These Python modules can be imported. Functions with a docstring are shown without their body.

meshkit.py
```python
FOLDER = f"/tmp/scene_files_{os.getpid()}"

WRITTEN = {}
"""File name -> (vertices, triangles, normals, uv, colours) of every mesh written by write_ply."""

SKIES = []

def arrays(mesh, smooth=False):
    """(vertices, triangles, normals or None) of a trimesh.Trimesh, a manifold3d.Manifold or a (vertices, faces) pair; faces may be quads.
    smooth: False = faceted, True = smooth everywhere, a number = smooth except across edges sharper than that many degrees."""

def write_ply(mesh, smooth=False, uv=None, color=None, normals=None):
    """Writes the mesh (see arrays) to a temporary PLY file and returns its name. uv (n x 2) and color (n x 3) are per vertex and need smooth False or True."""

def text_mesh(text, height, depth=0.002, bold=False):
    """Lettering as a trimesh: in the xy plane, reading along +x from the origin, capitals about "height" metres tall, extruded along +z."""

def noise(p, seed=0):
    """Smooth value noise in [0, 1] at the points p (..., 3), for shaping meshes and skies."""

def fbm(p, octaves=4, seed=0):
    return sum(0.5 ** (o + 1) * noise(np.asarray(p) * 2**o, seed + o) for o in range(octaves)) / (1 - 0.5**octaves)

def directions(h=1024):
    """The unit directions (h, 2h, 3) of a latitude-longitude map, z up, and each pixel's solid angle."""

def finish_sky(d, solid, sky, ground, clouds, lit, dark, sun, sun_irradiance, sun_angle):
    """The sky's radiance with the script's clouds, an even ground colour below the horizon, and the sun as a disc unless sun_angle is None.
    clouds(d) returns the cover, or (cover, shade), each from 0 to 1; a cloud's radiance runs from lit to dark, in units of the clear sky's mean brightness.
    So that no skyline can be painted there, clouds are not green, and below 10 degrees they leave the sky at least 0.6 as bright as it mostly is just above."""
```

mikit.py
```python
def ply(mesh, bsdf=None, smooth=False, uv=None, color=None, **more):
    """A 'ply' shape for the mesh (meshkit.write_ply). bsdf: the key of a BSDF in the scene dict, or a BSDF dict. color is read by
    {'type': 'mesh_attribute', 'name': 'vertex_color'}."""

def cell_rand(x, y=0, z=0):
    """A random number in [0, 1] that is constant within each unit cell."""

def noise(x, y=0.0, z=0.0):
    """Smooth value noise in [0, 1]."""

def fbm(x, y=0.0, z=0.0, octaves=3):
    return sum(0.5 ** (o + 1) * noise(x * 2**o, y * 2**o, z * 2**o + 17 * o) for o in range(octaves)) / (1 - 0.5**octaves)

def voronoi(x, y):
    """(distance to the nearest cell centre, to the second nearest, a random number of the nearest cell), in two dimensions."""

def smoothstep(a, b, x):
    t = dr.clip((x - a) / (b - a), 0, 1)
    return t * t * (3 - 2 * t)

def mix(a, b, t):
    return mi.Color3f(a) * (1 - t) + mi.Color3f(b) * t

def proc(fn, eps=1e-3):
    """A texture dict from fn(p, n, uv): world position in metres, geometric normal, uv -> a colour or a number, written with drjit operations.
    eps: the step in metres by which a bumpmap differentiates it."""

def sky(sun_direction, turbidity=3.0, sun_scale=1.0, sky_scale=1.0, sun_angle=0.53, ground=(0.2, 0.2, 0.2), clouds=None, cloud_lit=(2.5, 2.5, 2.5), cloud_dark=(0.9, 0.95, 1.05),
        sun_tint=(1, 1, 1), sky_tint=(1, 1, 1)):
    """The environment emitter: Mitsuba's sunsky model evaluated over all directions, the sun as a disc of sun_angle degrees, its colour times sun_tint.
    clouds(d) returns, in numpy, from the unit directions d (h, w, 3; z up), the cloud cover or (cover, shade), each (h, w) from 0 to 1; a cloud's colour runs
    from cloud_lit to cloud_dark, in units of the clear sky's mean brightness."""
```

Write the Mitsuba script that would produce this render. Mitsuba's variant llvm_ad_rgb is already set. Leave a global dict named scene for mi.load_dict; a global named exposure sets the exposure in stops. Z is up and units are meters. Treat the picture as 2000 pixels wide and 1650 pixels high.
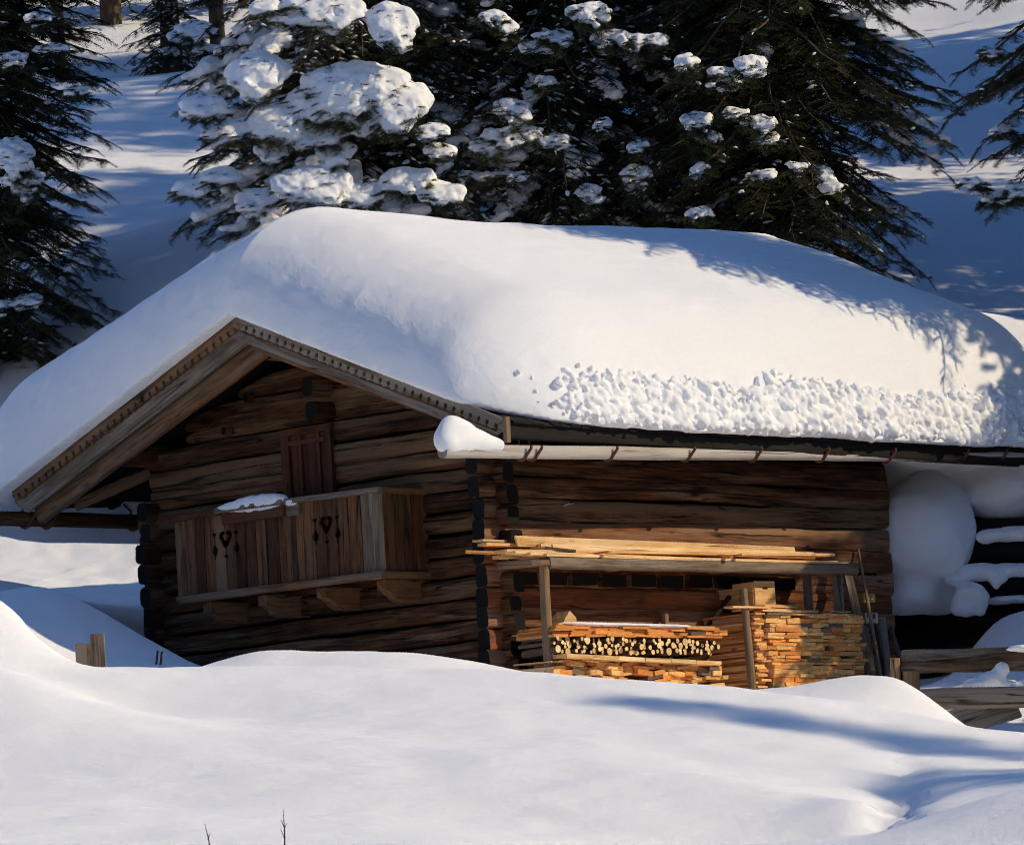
import math, random
import numpy as np, trimesh, drjit as dr, mitsuba as mi, mikit, meshkit
from mikit import noise, fbm, voronoi, cell_rand, smoothstep, mix
from shapely.geometry import Polygon, Point, box as sbox, LineString
from shapely import affinity
from shapely.ops import unary_union
from scipy.interpolate import RBFInterpolator
T = mi.ScalarTransform4f
scene, labels = {}, {}
random.seed(7)
rng = np.random.default_rng(7)

# ------------------------------------------------------------------ camera, sun, sky, exposure
EYE = np.array([-45.2396071, -43.20789962, -2.9743248])
VIEW = np.array([0.72210469, 0.6846058, 0.0993967])
RIGHT = np.array([0.69098322, -0.72069555, -0.05603671])
UPV = np.array([-0.0332717, -0.10914582, 0.99346876])
FOCAL = 11418.0
scene['camera'] = {'type': 'perspective', 'fov': math.degrees(2 * math.atan(1000 / FOCAL)), 'fov_axis': 'x', 'near_clip': 1.0, 'far_clip': 2000.0,
                   'to_world': T().look_at(origin=EYE.tolist(), target=(EYE + VIEW).tolist(), up=UPV.tolist())}
SUN = np.array([0.45, -0.75, 0.48])
scene['sky_light'] = mikit.sky(SUN.tolist(), turbidity=2.5, sky_scale=0.85, sky_tint=(0.62, 0.89, 1.32), sun_tint=(0.94, 1.0, 1.055), ground=(0.5, 0.5, 0.52))
exposure = 1.25
# spruces on the sunny side: distance along the view, across it, height, reach
SHADE = [(61.0, 8.9, 4.4, 1.7), (64.0, 9.0, 4.8, 1.8), (66.6, 13, 16, 2.8), (75, 14, 20, 2.8), (78.5, 17, 25, 3.3), (82, 15, 26, 3.4), (85, 17, 26, 3.2), (90.6, 16, 26, 3.3), (94, 18, 27, 3.4), (97.5, 15, 27, 3.4), (101, 18, 27, 3.4), (74, 21, 20, 3.0), (66.3, 10.0, 5.3, 2.5), (65.6, 11.5, 5.6, 2.4), (74.5, 26, 30, 5.0), (81.3, 26, 30, 4.6), (90.3, 26, 30, 4.6), (97, 26, 30, 5.0)]

def at(px, py, depth):
    """A point of the place seen at a pixel of the 2000 x 1650 photograph, at this depth along the view."""
    return EYE + (VIEW + RIGHT * (px - 1000) / FOCAL - UPV * (py - 825) / FOCAL) * depth

def at_x(px, py, x=0.0):
    r = at(px, py, 1.0) - EYE
    return EYE + r * ((x - EYE[0]) / r[0])

def at_y(px, py, y=0.0):
    r = at(px, py, 1.0) - EYE
    return EYE + r * ((y - EYE[1]) / r[1])

HD = np.array([0.7257, 0.6880]); HD /= np.linalg.norm(HD)      # level direction of view: (along, across) is the ground's own grid
HR = np.array([HD[1], -HD[0]])
def to_st(p):
    p = np.asarray(p, float); q = p[..., :2] - EYE[:2]
    return np.stack([q @ HD, q @ HR], -1)
def from_st(s, t):
    return EYE[0] + s * HD[0] + t * HR[0], EYE[1] + s * HD[1] + t * HR[1]

# ------------------------------------------------------------------ materials
def bump(inner, fn, scale, eps=2e-3):
    return {'type': 'bumpmap', 'arbitrary': mikit.proc(fn, eps), 'scale': scale, 'bsdf': inner}

def snow_grain(p, n, uv):
    return fbm(p.x * 8, p.y * 13, p.z * 10, 2) * 0.5 + noise(p.x * 30, p.y * 30, p.z * 30) * 0.22 + noise(p.x * 80, p.y * 80, p.z * 80) * 0.30
def snow_col(p, n, uv):
    g = noise(p.x * 60, p.y * 60, p.z * 60)
    return mix((0.83, 0.84, 0.855), (0.90, 0.905, 0.91), g)
scene['snow'] = bump({'type': 'principled', 'base_color': mikit.proc(snow_col), 'roughness': 0.75, 'specular': 0.25}, snow_grain, 0.012, 3e-3)
def crumb_grain(p, n, uv):
    return fbm(p.x * 14, p.y * 14, p.z * 14, 3)
scene['snow_crumbly'] = bump({'type': 'principled', 'base_color': mikit.proc(snow_col), 'roughness': 0.8, 'specular': 0.2}, crumb_grain, 0.05, 6e-3)

def wood(base, dark, grey, grey_amt, end_col, spread=0.5, streak=14.0):
    """uv: u metres along the grain (1000 and more: an end face), v = 10 * piece number + metres across."""
    def fn(p, n, uv):
        u, v = uv.x, uv.y
        kk = dr.floor(v / 10)
        k, k2 = cell_rand(kk, 3, 1), cell_rand(kk, 5, 2)
        w = v - kk * 10
        wv = w + 0.016 * noise(u * 3, k * 90) + 0.006 * noise(u * 11, k * 50, w * 8)
        fine = fbm(u * 4.5 + k * 31, wv * 75, k * 57, 3)
        broad = fbm(u * 1.3 + k * 71, wv * streak, k * 23, 3)
        blot = fbm(u * 4.0 + k2 * 13, w * 9, k * 9, 4)
        t = 0.36 * fine + 0.34 * broad + 0.30 * blot
        col = mix(dark, base, smoothstep(0.26, 0.70, t))
        g = 0.45 * fbm(u * 0.9 + k2 * 40, wv * 11, 7.0, 2) + 0.30 * k2 + 0.25 * fine
        col = mix(col, mi.Color3f(grey), dr.clip(grey_amt * 2 * smoothstep(0.40, 0.66, g), 0, 1))
        d1, d2, r = voronoi(u * 1.6 + k * 17, wv * 9)
        col = mix(col, mi.Color3f(dark) * 0.6, smoothstep(0.11, 0.04, d1) * smoothstep(0.72, 0.8, r) * 0.55)
        crack = smoothstep(0.030, 0.0, dr.abs(noise(u * 0.5 + k * 11, wv * 22, k2 * 9) - 0.5)) * smoothstep(0.40, 0.55, noise(u * 0.9 + 5, k2 * 77, w * 5))
        col = mix(col, mi.Color3f(dark) * 0.25, crack * 0.9)
        col = col * (1 - spread * 0.5 + spread * k)
        endc = mi.Color3f(end_col) * (0.75 + 0.5 * noise(p.x * 60, p.y * 60, p.z * 60)) * (0.75 + 0.5 * k2)
        return dr.select(u > 500, endc, col)
    return fn

def wood_relief(p, n, uv):
    kk = dr.floor(uv.y / 10)
    w = uv.y - kk * 10
    h = fbm(uv.x * 3.0 + kk * 3.1, w * 60, kk * 5.7, 2) + 0.9 * noise(uv.x * 1.6 + kk, w * 16) + 1.2 * noise(uv.x * 5 + kk, w * 9)
    return dr.select(uv.x > 500, 0.5, h)

def wood_bsdf(name, *a, relief=0.006, rough=0.85, **k):
    scene[name] = bump({'type': 'principled', 'base_color': mikit.proc(wood(*a, **k)), 'roughness': rough, 'specular': 0.25}, wood_relief, relief, 2e-3)

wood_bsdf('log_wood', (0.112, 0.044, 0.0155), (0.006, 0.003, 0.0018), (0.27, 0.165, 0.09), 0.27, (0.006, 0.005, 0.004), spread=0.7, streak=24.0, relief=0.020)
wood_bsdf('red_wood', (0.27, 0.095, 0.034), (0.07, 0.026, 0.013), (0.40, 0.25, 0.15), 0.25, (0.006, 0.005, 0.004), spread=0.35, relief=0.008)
wood_bsdf('board_wood', (0.16, 0.056, 0.017), (0.013, 0.0055, 0.0035), (0.20, 0.11, 0.058), 0.22, (0.10, 0.06, 0.035), spread=1.15, streak=22.0)
wood_bsdf('door_wood', (0.120, 0.038, 0.014), (0.030, 0.010, 0.005), (0.10, 0.06, 0.04), 0.15, (0.08, 0.04, 0.02), spread=0.4, streak=22.0)
wood_bsdf('grey_wood', (0.21, 0.155, 0.105), (0.075, 0.050, 0.032), (0.25, 0.21, 0.17), 0.6, (0.16, 0.12, 0.09), spread=0.35)
wood_bsdf('orange_wood', (0.27, 0.125, 0.050), (0.055, 0.026, 0.013), (0.19, 0.145, 0.10), 0.35, (0.14, 0.085, 0.05), spread=0.3)
wood_bsdf('pale_wood', (0.44, 0.37, 0.29), (0.17, 0.13, 0.09), (0.47, 0.43, 0.38), 0.5, (0.20, 0.16, 0.12), spread=0.2)
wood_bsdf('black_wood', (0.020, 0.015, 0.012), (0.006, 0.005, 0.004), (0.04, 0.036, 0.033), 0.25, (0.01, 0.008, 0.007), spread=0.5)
wood_bsdf('fresh_wood', (0.84, 0.54, 0.23), (0.56, 0.29, 0.095), (0.74, 0.58, 0.38), 0.3, (0.76, 0.42, 0.145), spread=0.45, relief=0.003)
wood_bsdf('orange_fresh', (0.76, 0.32, 0.085), (0.42, 0.14, 0.03), (0.62, 0.42, 0.24), 0.2, (0.68, 0.27, 0.07), spread=0.5, relief=0.003)
wood_bsdf('bark_wood', (0.16, 0.095, 0.055), (0.020, 0.013, 0.009), (0.13, 0.11, 0.09), 0.3, (0.84, 0.58, 0.27), spread=0.4, relief=0.01)
wood_bsdf('post_wood', (0.38, 0.22, 0.105), (0.13, 0.075, 0.04), (0.26, 0.19, 0.13), 0.4, (0.36, 0.26, 0.16), spread=0.3)
wood_bsdf('post_dark', (0.17, 0.095, 0.05), (0.022, 0.013, 0.008), (0.24, 0.20, 0.16), 0.5, (0.1, 0.07, 0.04), spread=0.3)
for nm_, c_v in dict(carton_yellow=(0.30, 0.24, 0.09), carton_grey=(0.26, 0.24, 0.21), ink_blue=(0.02, 0.04, 0.22), ink_white=(0.7, 0.7, 0.66), pale_plain=(0.6, 0.55, 0.45)).items():
    scene[nm_] = {'type': 'principled', 'base_color': {'type': 'rgb', 'value': list(c_v)}, 'roughness': 0.8, 'specular': 0.2}
scene['rust'] = {'type': 'principled', 'base_color': {'type': 'rgb', 'value': [0.11, 0.042, 0.024]}, 'roughness': 0.8, 'specular': 0.3}
def needle_col(p, n, uv):
    g = fbm(p.x * 3, p.y * 3, p.z * 3, 3)
    return mix((0.008, 0.013, 0.006), (0.054, 0.058, 0.021), smoothstep(0.3, 0.75, g))
scene['needles'] = {'type': 'twosided', 'bsdf': {'type': 'principled', 'base_color': mikit.proc(needle_col), 'roughness': 0.7, 'specular': 0.25}}
def bark_col(p, n, uv):
    return mix((0.035, 0.025, 0.018), (0.16, 0.11, 0.075), fbm(p.x * 12, p.y * 12, p.z * 4, 3))
scene['bark'] = bump({'type': 'principled', 'base_color': mikit.proc(bark_col), 'roughness': 0.9, 'specular': 0.1}, lambda p, n, uv: fbm(p.x * 20, p.y * 20, p.z * 6, 3), 0.03)

# ------------------------------------------------------------------ helpers: keys and meshes
used = {}
def key(base):
    n = used.get(base, -1) + 1
    used[base] = n
    return base if n == 0 else f'{base}_{n:03d}'

def tag(k, label=None, cat=None, group=None, kind=None):
    d = labels.setdefault(k, {})
    for a, b in (('label', label), ('category', cat), ('group', group), ('kind', kind)):
        if b: d[a] = b
    return k

def put(base, mesh, bsdf, smooth=False, label=None, cat=None, group=None, kind=None, flat_uv=None):
    """mesh: (v, f, uv) or (v, f). One entry of the scene under the next free number of base."""
    k = key(base)
    uv = mesh[2] if len(mesh) > 2 else None
    if uv is not None and smooth: smooth = True
    scene[k] = mikit.ply((mesh[0], mesh[1]), bsdf, smooth=smooth, uv=uv)
    if label or cat or group or kind: tag(k, label, cat, group, kind)
    return k

piece_no = [0]
def next_piece():
    piece_no[0] += 1
    return 10.0 * (piece_no[0] % 900) + 5.0

def frame_of(p0, p1, up=(0, 0, 1)):
    p0, p1 = np.asarray(p0, float), np.asarray(p1, float)
    d = p1 - p0; L = np.linalg.norm(d); d /= L
    a = np.cross(up, d)
    if np.linalg.norm(a) < 1e-4: a = np.cross((0, 1, 0), d)
    a /= np.linalg.norm(a)
    return d, a, np.cross(d, a), L

def beam(p0, p1, w, h, seed=0, wob=0.012, exp=4.0, K=16, step=0.16, up=(0, 0, 1), taper=1.0, bend=0.0):
    """A log or squared beam: a superellipse section swept along its axis, hewn unevenly, with end faces of their own."""
    d, a, b, L = frame_of(p0, p1, up)
    N = max(3, int(L / step) + 1)
    u = np.linspace(0, L, N)
    ang = (np.arange(K) + 0.5) * 2 * np.pi / K
    ca, sa = np.cos(ang), np.sin(ang)
    r = (np.abs(ca) ** exp + np.abs(sa) ** exp) ** (-1 / exp)
    prof = np.stack([r * ca * w / 2, r * sa * h / 2], 1)
    tt = 1 + (taper - 1) * u / L
    q = np.stack([np.repeat(u[:, None] * 2.2, K, 1), np.repeat(ca[None] * 1.3, N, 0), np.repeat(sa[None] * 1.3 + seed * 7.3, N, 0)], -1)
    dis = (meshkit.fbm(q, 3, 11) - 0.5) * 2 * wob
    ctr = (meshkit.fbm(np.stack([u * 0.7, u * 0 + seed * 3.7, u * 0], -1), 2, 5) - 0.5)[:, None] * 2 * wob * 1.2
    ctr2 = (meshkit.fbm(np.stack([u * 0.6 + 50, u * 0 + seed * 5.1, u * 0], -1), 2, 6) - 0.5)[:, None] * 2 * wob * 1.5 + bend * np.sin(np.pi * u / L)[:, None]
    norm = np.linalg.norm(prof, axis=1)
    pr = prof[None] * tt[:, None, None] * (1 + dis / norm[None])[..., None]
    v = np.asarray(p0, float) + u[:, None, None] * d + (pr[..., :1] + ctr[..., None]) * a + (pr[..., 1:] + ctr2[..., None]) * b
    # close the seam with a doubled column for uv
    v = np.concatenate([v, v[:, :1]], 1)
    off = next_piece()
    arc = np.concatenate([[0], np.cumsum(np.linalg.norm(np.diff(np.vstack([prof, prof[:1]]), axis=0), axis=1))]) - 0.3
    uv = np.stack(np.broadcast_arrays(u[:, None], arc[None] + off), -1).reshape(-1, 2)
    i, j = np.meshgrid(np.arange(N - 1), np.arange(K), indexing='ij')
    A = i * (K + 1) + j
    f = np.stack([A, A + 1, A + K + 2, A + K + 1], -1).reshape(-1, 4)
    f = np.vstack([f[:, [0, 2, 1]], f[:, [0, 3, 2]]])
    vs, fs, uvs, base = [v.reshape(-1, 3)], [f], [uv], N * (K + 1)
    for e, s in ((0, 1), (N - 1, -1)):
        ring = v[e, :K]
        c = ring.mean(0)
        vs.append(np.vstack([ring, c]))
        jj = np.arange(K)
        tri = np.stack([jj, (jj + 1) % K, np.full(K, K)], 1) + base
        fs.append(tri if s > 0 else tri[:, ::-1])
        uvs.append(np.stack([np.full(K + 1, 1000.0), np.full(K + 1, off)], 1))
        base += K + 1
    V, F, UV = np.vstack(vs), np.vstack(fs), np.vstack(uvs)
    return fix(V, F, UV)

def fix(V, F, UV):
    """Turns the faces outward."""
    m = trimesh.Trimesh(V, F, process=False)
    if m.volume < 0: F = F[:, ::-1]
    return V, F, UV

BOXC = np.array([[x, y, z] for x in (-1, 1) for y in (-1, 1) for z in (-1, 1)], float) / 2
BOXF = [([0, 1, 3, 2], 0), ([4, 6, 7, 5], 0), ([0, 4, 5, 1], 1), ([2, 3, 7, 6], 1), ([0, 2, 6, 4], 2), ([1, 5, 7, 3], 2)]
def block(center, size, R=None, jitter=0.0, rs=None):
    """A sawn piece: size along its own x (the grain), y, z; R turns it (columns are its axes)."""
    c = BOXC.copy()
    if jitter: c = c + (rs or rng).uniform(-1, 1, c.shape) * jitter / np.asarray(size) * 0.5
    loc = c * np.asarray(size)
    R = np.eye(3) if R is None else np.asarray(R, float)
    off = next_piece()
    vs, fs, uvs = [], [], []
    for ids, ax in BOXF:
        q = loc[ids]
        n = len(vs) * 4
        vs.append(q @ R.T + np.asarray(center, float))
        fs += [[n, n + 1, n + 2], [n, n + 2, n + 3]]
        if ax == 0: uvs.append(np.stack([np.full(4, 1000.0), np.full(4, off)], 1))
        else: uvs.append(np.stack([q[:, 0] + size[0] / 2, q[:, 2 if ax == 1 else 1] + off + (0.2 if ax == 1 else 0)], 1))
    return fix(np.vstack(vs), np.array(fs), np.vstack(uvs))

def plank(p0, p1, w, th, up=(0, 0, 1), jitter=0.004):
    """A sawn plank between two points: w across, th along up."""
    d, a, b, L = frame_of(p0, p1, up)
    return block((np.asarray(p0, float) + p1) / 2, (L, w, th), np.stack([d, a, b], 1), jitter)

def sheet(poly, th, origin, eu, ev, grain='u'):
    """A board cut to the outline poly (metres in the directions eu, ev from origin), th thick along eu x ev."""
    eu, ev = np.asarray(eu, float), np.asarray(ev, float)
    en = np.cross(eu, ev)
    off = next_piece()
    vs, fs, uvs, n = [], [], [], 0
    for g in getattr(poly, 'geoms', [poly]):
        if g.is_empty or g.area < 1e-6: continue
        m = trimesh.creation.extrude_polygon(g, th, engine='earcut')
        v = np.array(m.vertices)
        vs.append(np.asarray(origin, float) + v[:, :1] * eu + v[:, 1:2] * ev + v[:, 2:] * en)
        fs.append(np.array(m.faces) + n)
        c = v[:, :2] if grain == 'u' else v[:, 1::-1]
        uvs.append(np.stack([c[:, 0] + 20, c[:, 1] + v[:, 2] + off], 1))
        n += len(v)
    return fix(np.vstack(vs), np.vstack(fs), np.vstack(uvs))

def join(meshes):
    n, vs, fs, us = 0, [], [], []
    for m in meshes:
        vs.append(m[0]); fs.append(np.asarray(m[1]) + n); n += len(m[0])
        if len(m) > 2: us.append(m[2])
    return (np.vstack(vs), np.vstack(fs)) + ((np.vstack(us),) if us else ())

def surface_nets(F, origin, h):
    """Smooth triangle surface where the grid F changes sign (negative inside)."""
    ins = F < 0
    nx, ny, nz = F.shape
    cs = np.zeros((nx - 1, ny - 1, nz - 1), np.int8)
    for a, b, c in np.ndindex(2, 2, 2): cs += ins[a:nx - 1 + a, b:ny - 1 + b, c:nz - 1 + c]
    cells = np.argwhere((cs > 0) & (cs < 8))
    idx = np.full(cs.shape, -1, np.int64)
    idx[tuple(cells.T)] = np.arange(len(cells))
    acc, cnt = np.zeros((len(cells), 3)), np.zeros(len(cells))
    corners = list(np.ndindex(2, 2, 2))
    val = {c: F[tuple((cells + c).T)] for c in corners}
    for c in corners:
        for ax in range(3):
            if c[ax] == 0:
                e = list(c); e[ax] = 1; e = tuple(e)
                v0, v1 = val[c], val[e]
                x = (v0 < 0) != (v1 < 0)
                t = v0[x] / (v0[x] - v1[x])
                p = np.tile(np.array(c, float), (x.sum(), 1)); p[:, ax] = t
                acc[x] += p; cnt[x] += 1
    V = (cells + acc / cnt[:, None]) * h + origin
    quads = []
    for ax in range(3):
        o1, o2 = [(1, 2), (2, 0), (0, 1)][ax]
        sl0 = [slice(None)] * 3; sl1 = [slice(None)] * 3
        sl0[ax] = slice(0, -1); sl1[ax] = slice(1, None)
        a, b = ins[tuple(sl0)], ins[tuple(sl1)]
        e = np.argwhere(a != b)
        e = e[(e[:, o1] > 0) & (e[:, o2] > 0) & (e[:, o1] < F.shape[o1] - 1) & (e[:, o2] < F.shape[o2] - 1)]
        s = a[tuple(e.T)]
        def cell(d1, d2):
            q = e.copy(); q[:, o1] -= d1; q[:, o2] -= d2
            return idx[tuple(q.T)]
        q = np.stack([cell(1, 1), cell(0, 1), cell(0, 0), cell(1, 0)], 1)
        q[~s] = q[~s][:, ::-1]
        quads.append(q)
    Q = np.vstack(quads)
    return V, np.vstack([Q[:, [0, 1, 2]], Q[:, [0, 2, 3]]])

def blob_field(lo, hi, h, balls, blend=0.08, flat=1.0):
    """Signed distance of a soft union of ellipsoids (x, y, z, rx, ry, rz) on a grid."""
    ax = [np.arange(a, b + h, h) for a, b in zip(lo, hi)]
    F = np.full([len(a) for a in ax], 9.0)
    for b in balls:
        c, r = np.array(b[:3]), np.array(b[3:6])
        i0 = [max(0, int((c[k] - r[k] - 3 * blend - lo[k]) / h)) for k in range(3)]
        i1 = [min(len(ax[k]), int((c[k] + r[k] + 3 * blend - lo[k]) / h) + 2) for k in range(3)]
        if any(i1[k] <= i0[k] for k in range(3)): continue
        g = np.meshgrid(*[(ax[k][i0[k]:i1[k]] - c[k]) / r[k] for k in range(3)], indexing='ij', sparse=True)
        d = (np.sqrt(g[0] ** 2 + g[1] ** 2 + g[2] ** 2) - 1) * r.min()
        S = tuple(slice(i0[k], i1[k]) for k in range(3))
        A = F[S]
        m = np.clip(0.5 + 0.5 * (A - d) / blend, 0, 1)
        F[S] = A * (1 - m) + d * m - blend * m * (1 - m)
    return F, ax

def blob(balls, h, blend=0.08, rough=0.0, freq=4.0, seed=0):
    b = np.array(balls, float)
    lo = (b[:, :3] - b[:, 3:6]).min(0) - 4 * h - blend - rough
    hi = (b[:, :3] + b[:, 3:6]).max(0) + 4 * h + blend + rough
    F, ax = blob_field(lo, hi, h, balls, blend)
    if rough:
        near = np.abs(F) < 2.5 * rough
        I = np.argwhere(near)
        F[near] += (meshkit.fbm((I * h + lo) * freq, 3, seed) - 0.5) * 2 * rough
    return surface_nets(F, lo, h)
# ------------------------------------------------------------------ the ground: snow surface through surveyed points
C = []
def pts(depth, *pp):
    for p in pp: C.append(at(p[0], p[1], p[2] if len(p) > 2 else depth))
# near slope up to its crest
pts(44, (-400, 1650), (200, 1650), (800, 1650), (1400, 1655))
pts(49.3, (-400, 1480), (0, 1480), (500, 1490), (1000, 1500), (1400, 1525))
pts(53, (-300, 1350), (250, 1385), (700, 1390), (1200, 1415), (1600, 1440), (1850, 1475))
pts(56, (330, 1302), (560, 1301), (1000, 1311), (1250, 1331), (1500, 1351), (1700, 1372), (1800, 1396), (1850, 1418), (2000, 1437), (2250, 1460))
pts(58.2, (500, 1318), (1000, 1330), (1300, 1352), (1500, 1372), (1760, 1410), (1860, 1450), (1950, 1480), (2250, 1490)); pts(60.2, (1830, 1440), (1900, 1460))
# left mound, steep to the right
pts(55.5, (-300, 1130), (-120, 1130), (0, 1175), (45, 1210), (78, 1262), (112, 1291), (165, 1302))
pts(52.5, (-120, 1290), (0, 1300))
pts(60, (-250, 1190), (0, 1260), (110, 1345), (300, 1330))
pts(54, (100, 1322), (180, 1332), (250, 1334)); pts(55.5, (210, 1303), (270, 1303)); pts(57, (95, 1312), (180, 1314), (260, 1314)); pts(58.5, (50, 1315), (180, 1328), (260, 1328))
# path and near bank bottom right
pts(43.5, (1750, 1612), (1900, 1562), (2100, 1515), (2400, 1480))
pts(41.5, (1700, 1690), (1900, 1680), (2200, 1660))
pts(45.8, (1700, 1690), (1850, 1655), (1960, 1620), (2100, 1590)); pts(47.2, (1720, 1640), (1850, 1612), (1960, 1580)); pts(48.4, (1560, 1575), (1660, 1560)); pts(48.6, (1780, 1570), (1860, 1560))
pts(49.6, (1800, 1560), (1880, 1535), (1960, 1520), (2100, 1500))
# bank along the hut's front, mound by the stack
pts(60.3, (480, 1281), (640, 1272), (800, 1277), (900, 1291), (1000, 1311))
pts(59.6, (1560, 1340), (1640, 1326), (1715, 1321), (1760, 1330))
pts(62.5, (1540, 1365), (1640, 1360))
# behind the hut, left
pts(66, (260, 1290), (150, 1245)); pts(64.6, (0, 1162), (60, 1146), (130, 1166), (190, 1197))
pts(62, (0, 1235), (120, 1290), (250, 1318))
pts(66.4, (60, 1172), (200, 1222)); pts(70, (0, 1160), (200, 1180), (300, 1190)); pts(73.2, (-200, 1138), (0, 1138), (200, 1138), (300, 1142))
pts(76.3, (0, 1010), (300, 1015), (-200, 1010))
pts(83, (60, 560), (110, 505), (170, 470), (240, 461), (320, 434), (420, 404)); pts(85.5, (110, 500), (240, 480), (420, 420))
pts(88, (200, 410), (400, 395), (0, 415)); pts(93, (300, 322), (0, 330), (600, 320)); pts(104, (200, 157), (400, 140), (0, 170), (700, 120))
pts(107, (250, 140), (430, 120), (50, 150)); pts(110, (250, 85), (500, 60), (0, 100), (900, 40)); pts(118, (300, -30), (0, -20), (800, -60))
# behind the hut, right
pts(72, (1740, 905), (2000, 905), (2250, 900)); pts(80, (1750, 620), (2000, 640), (1500, 600), (2300, 640)); pts(92, (1800, 320), (2000, 300), (2300, 290)); pts(108, (1850, 45), (2000, 10), (1500, 60), (2300, -10))
pts(78, (900, 560), (1200, 570)); pts(90, (1100, 290), (700, 320))
pts(65, (1780, 1345), (1900, 1305), (2100, 1270)); pts(68, (1780, 1330), (1860, 1320)); pts(66.6, (1900, 1262), (1950, 1206), (2010, 1186), (2200, 1160)); pts(69.2, (1760, 1350), (1830, 1345), (1885, 1320)); pts(70.4, (1760, 1350), (1830, 1345)); pts(62, (1850, 1400), (1950, 1430), (2100, 1440)); pts(59.5, (2000, 1480), (2150, 1480))
C = np.array(C)
S = to_st(C)
far = []
for s_, z_ in ((-80, -9), (0, -6.2), (25, -4.3), (140, 30), (200, 62), (400, 175)):
    for t_ in (-160, -60, 0, 60, 160):
        far.append((s_, t_, z_ + (0.02 * -t_ if s_ < 60 else 0)))
for t_ in (-160, -70, -30, 30, 70, 160):
    far += [(52, t_, -0.6 - 0.06 * min(t_, 20) * (abs(t_) < 40)), (66, t_, 1.3 if t_ < 0 else 0.9), (90, t_, 9.0), (110, t_, 16.0)]
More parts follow.
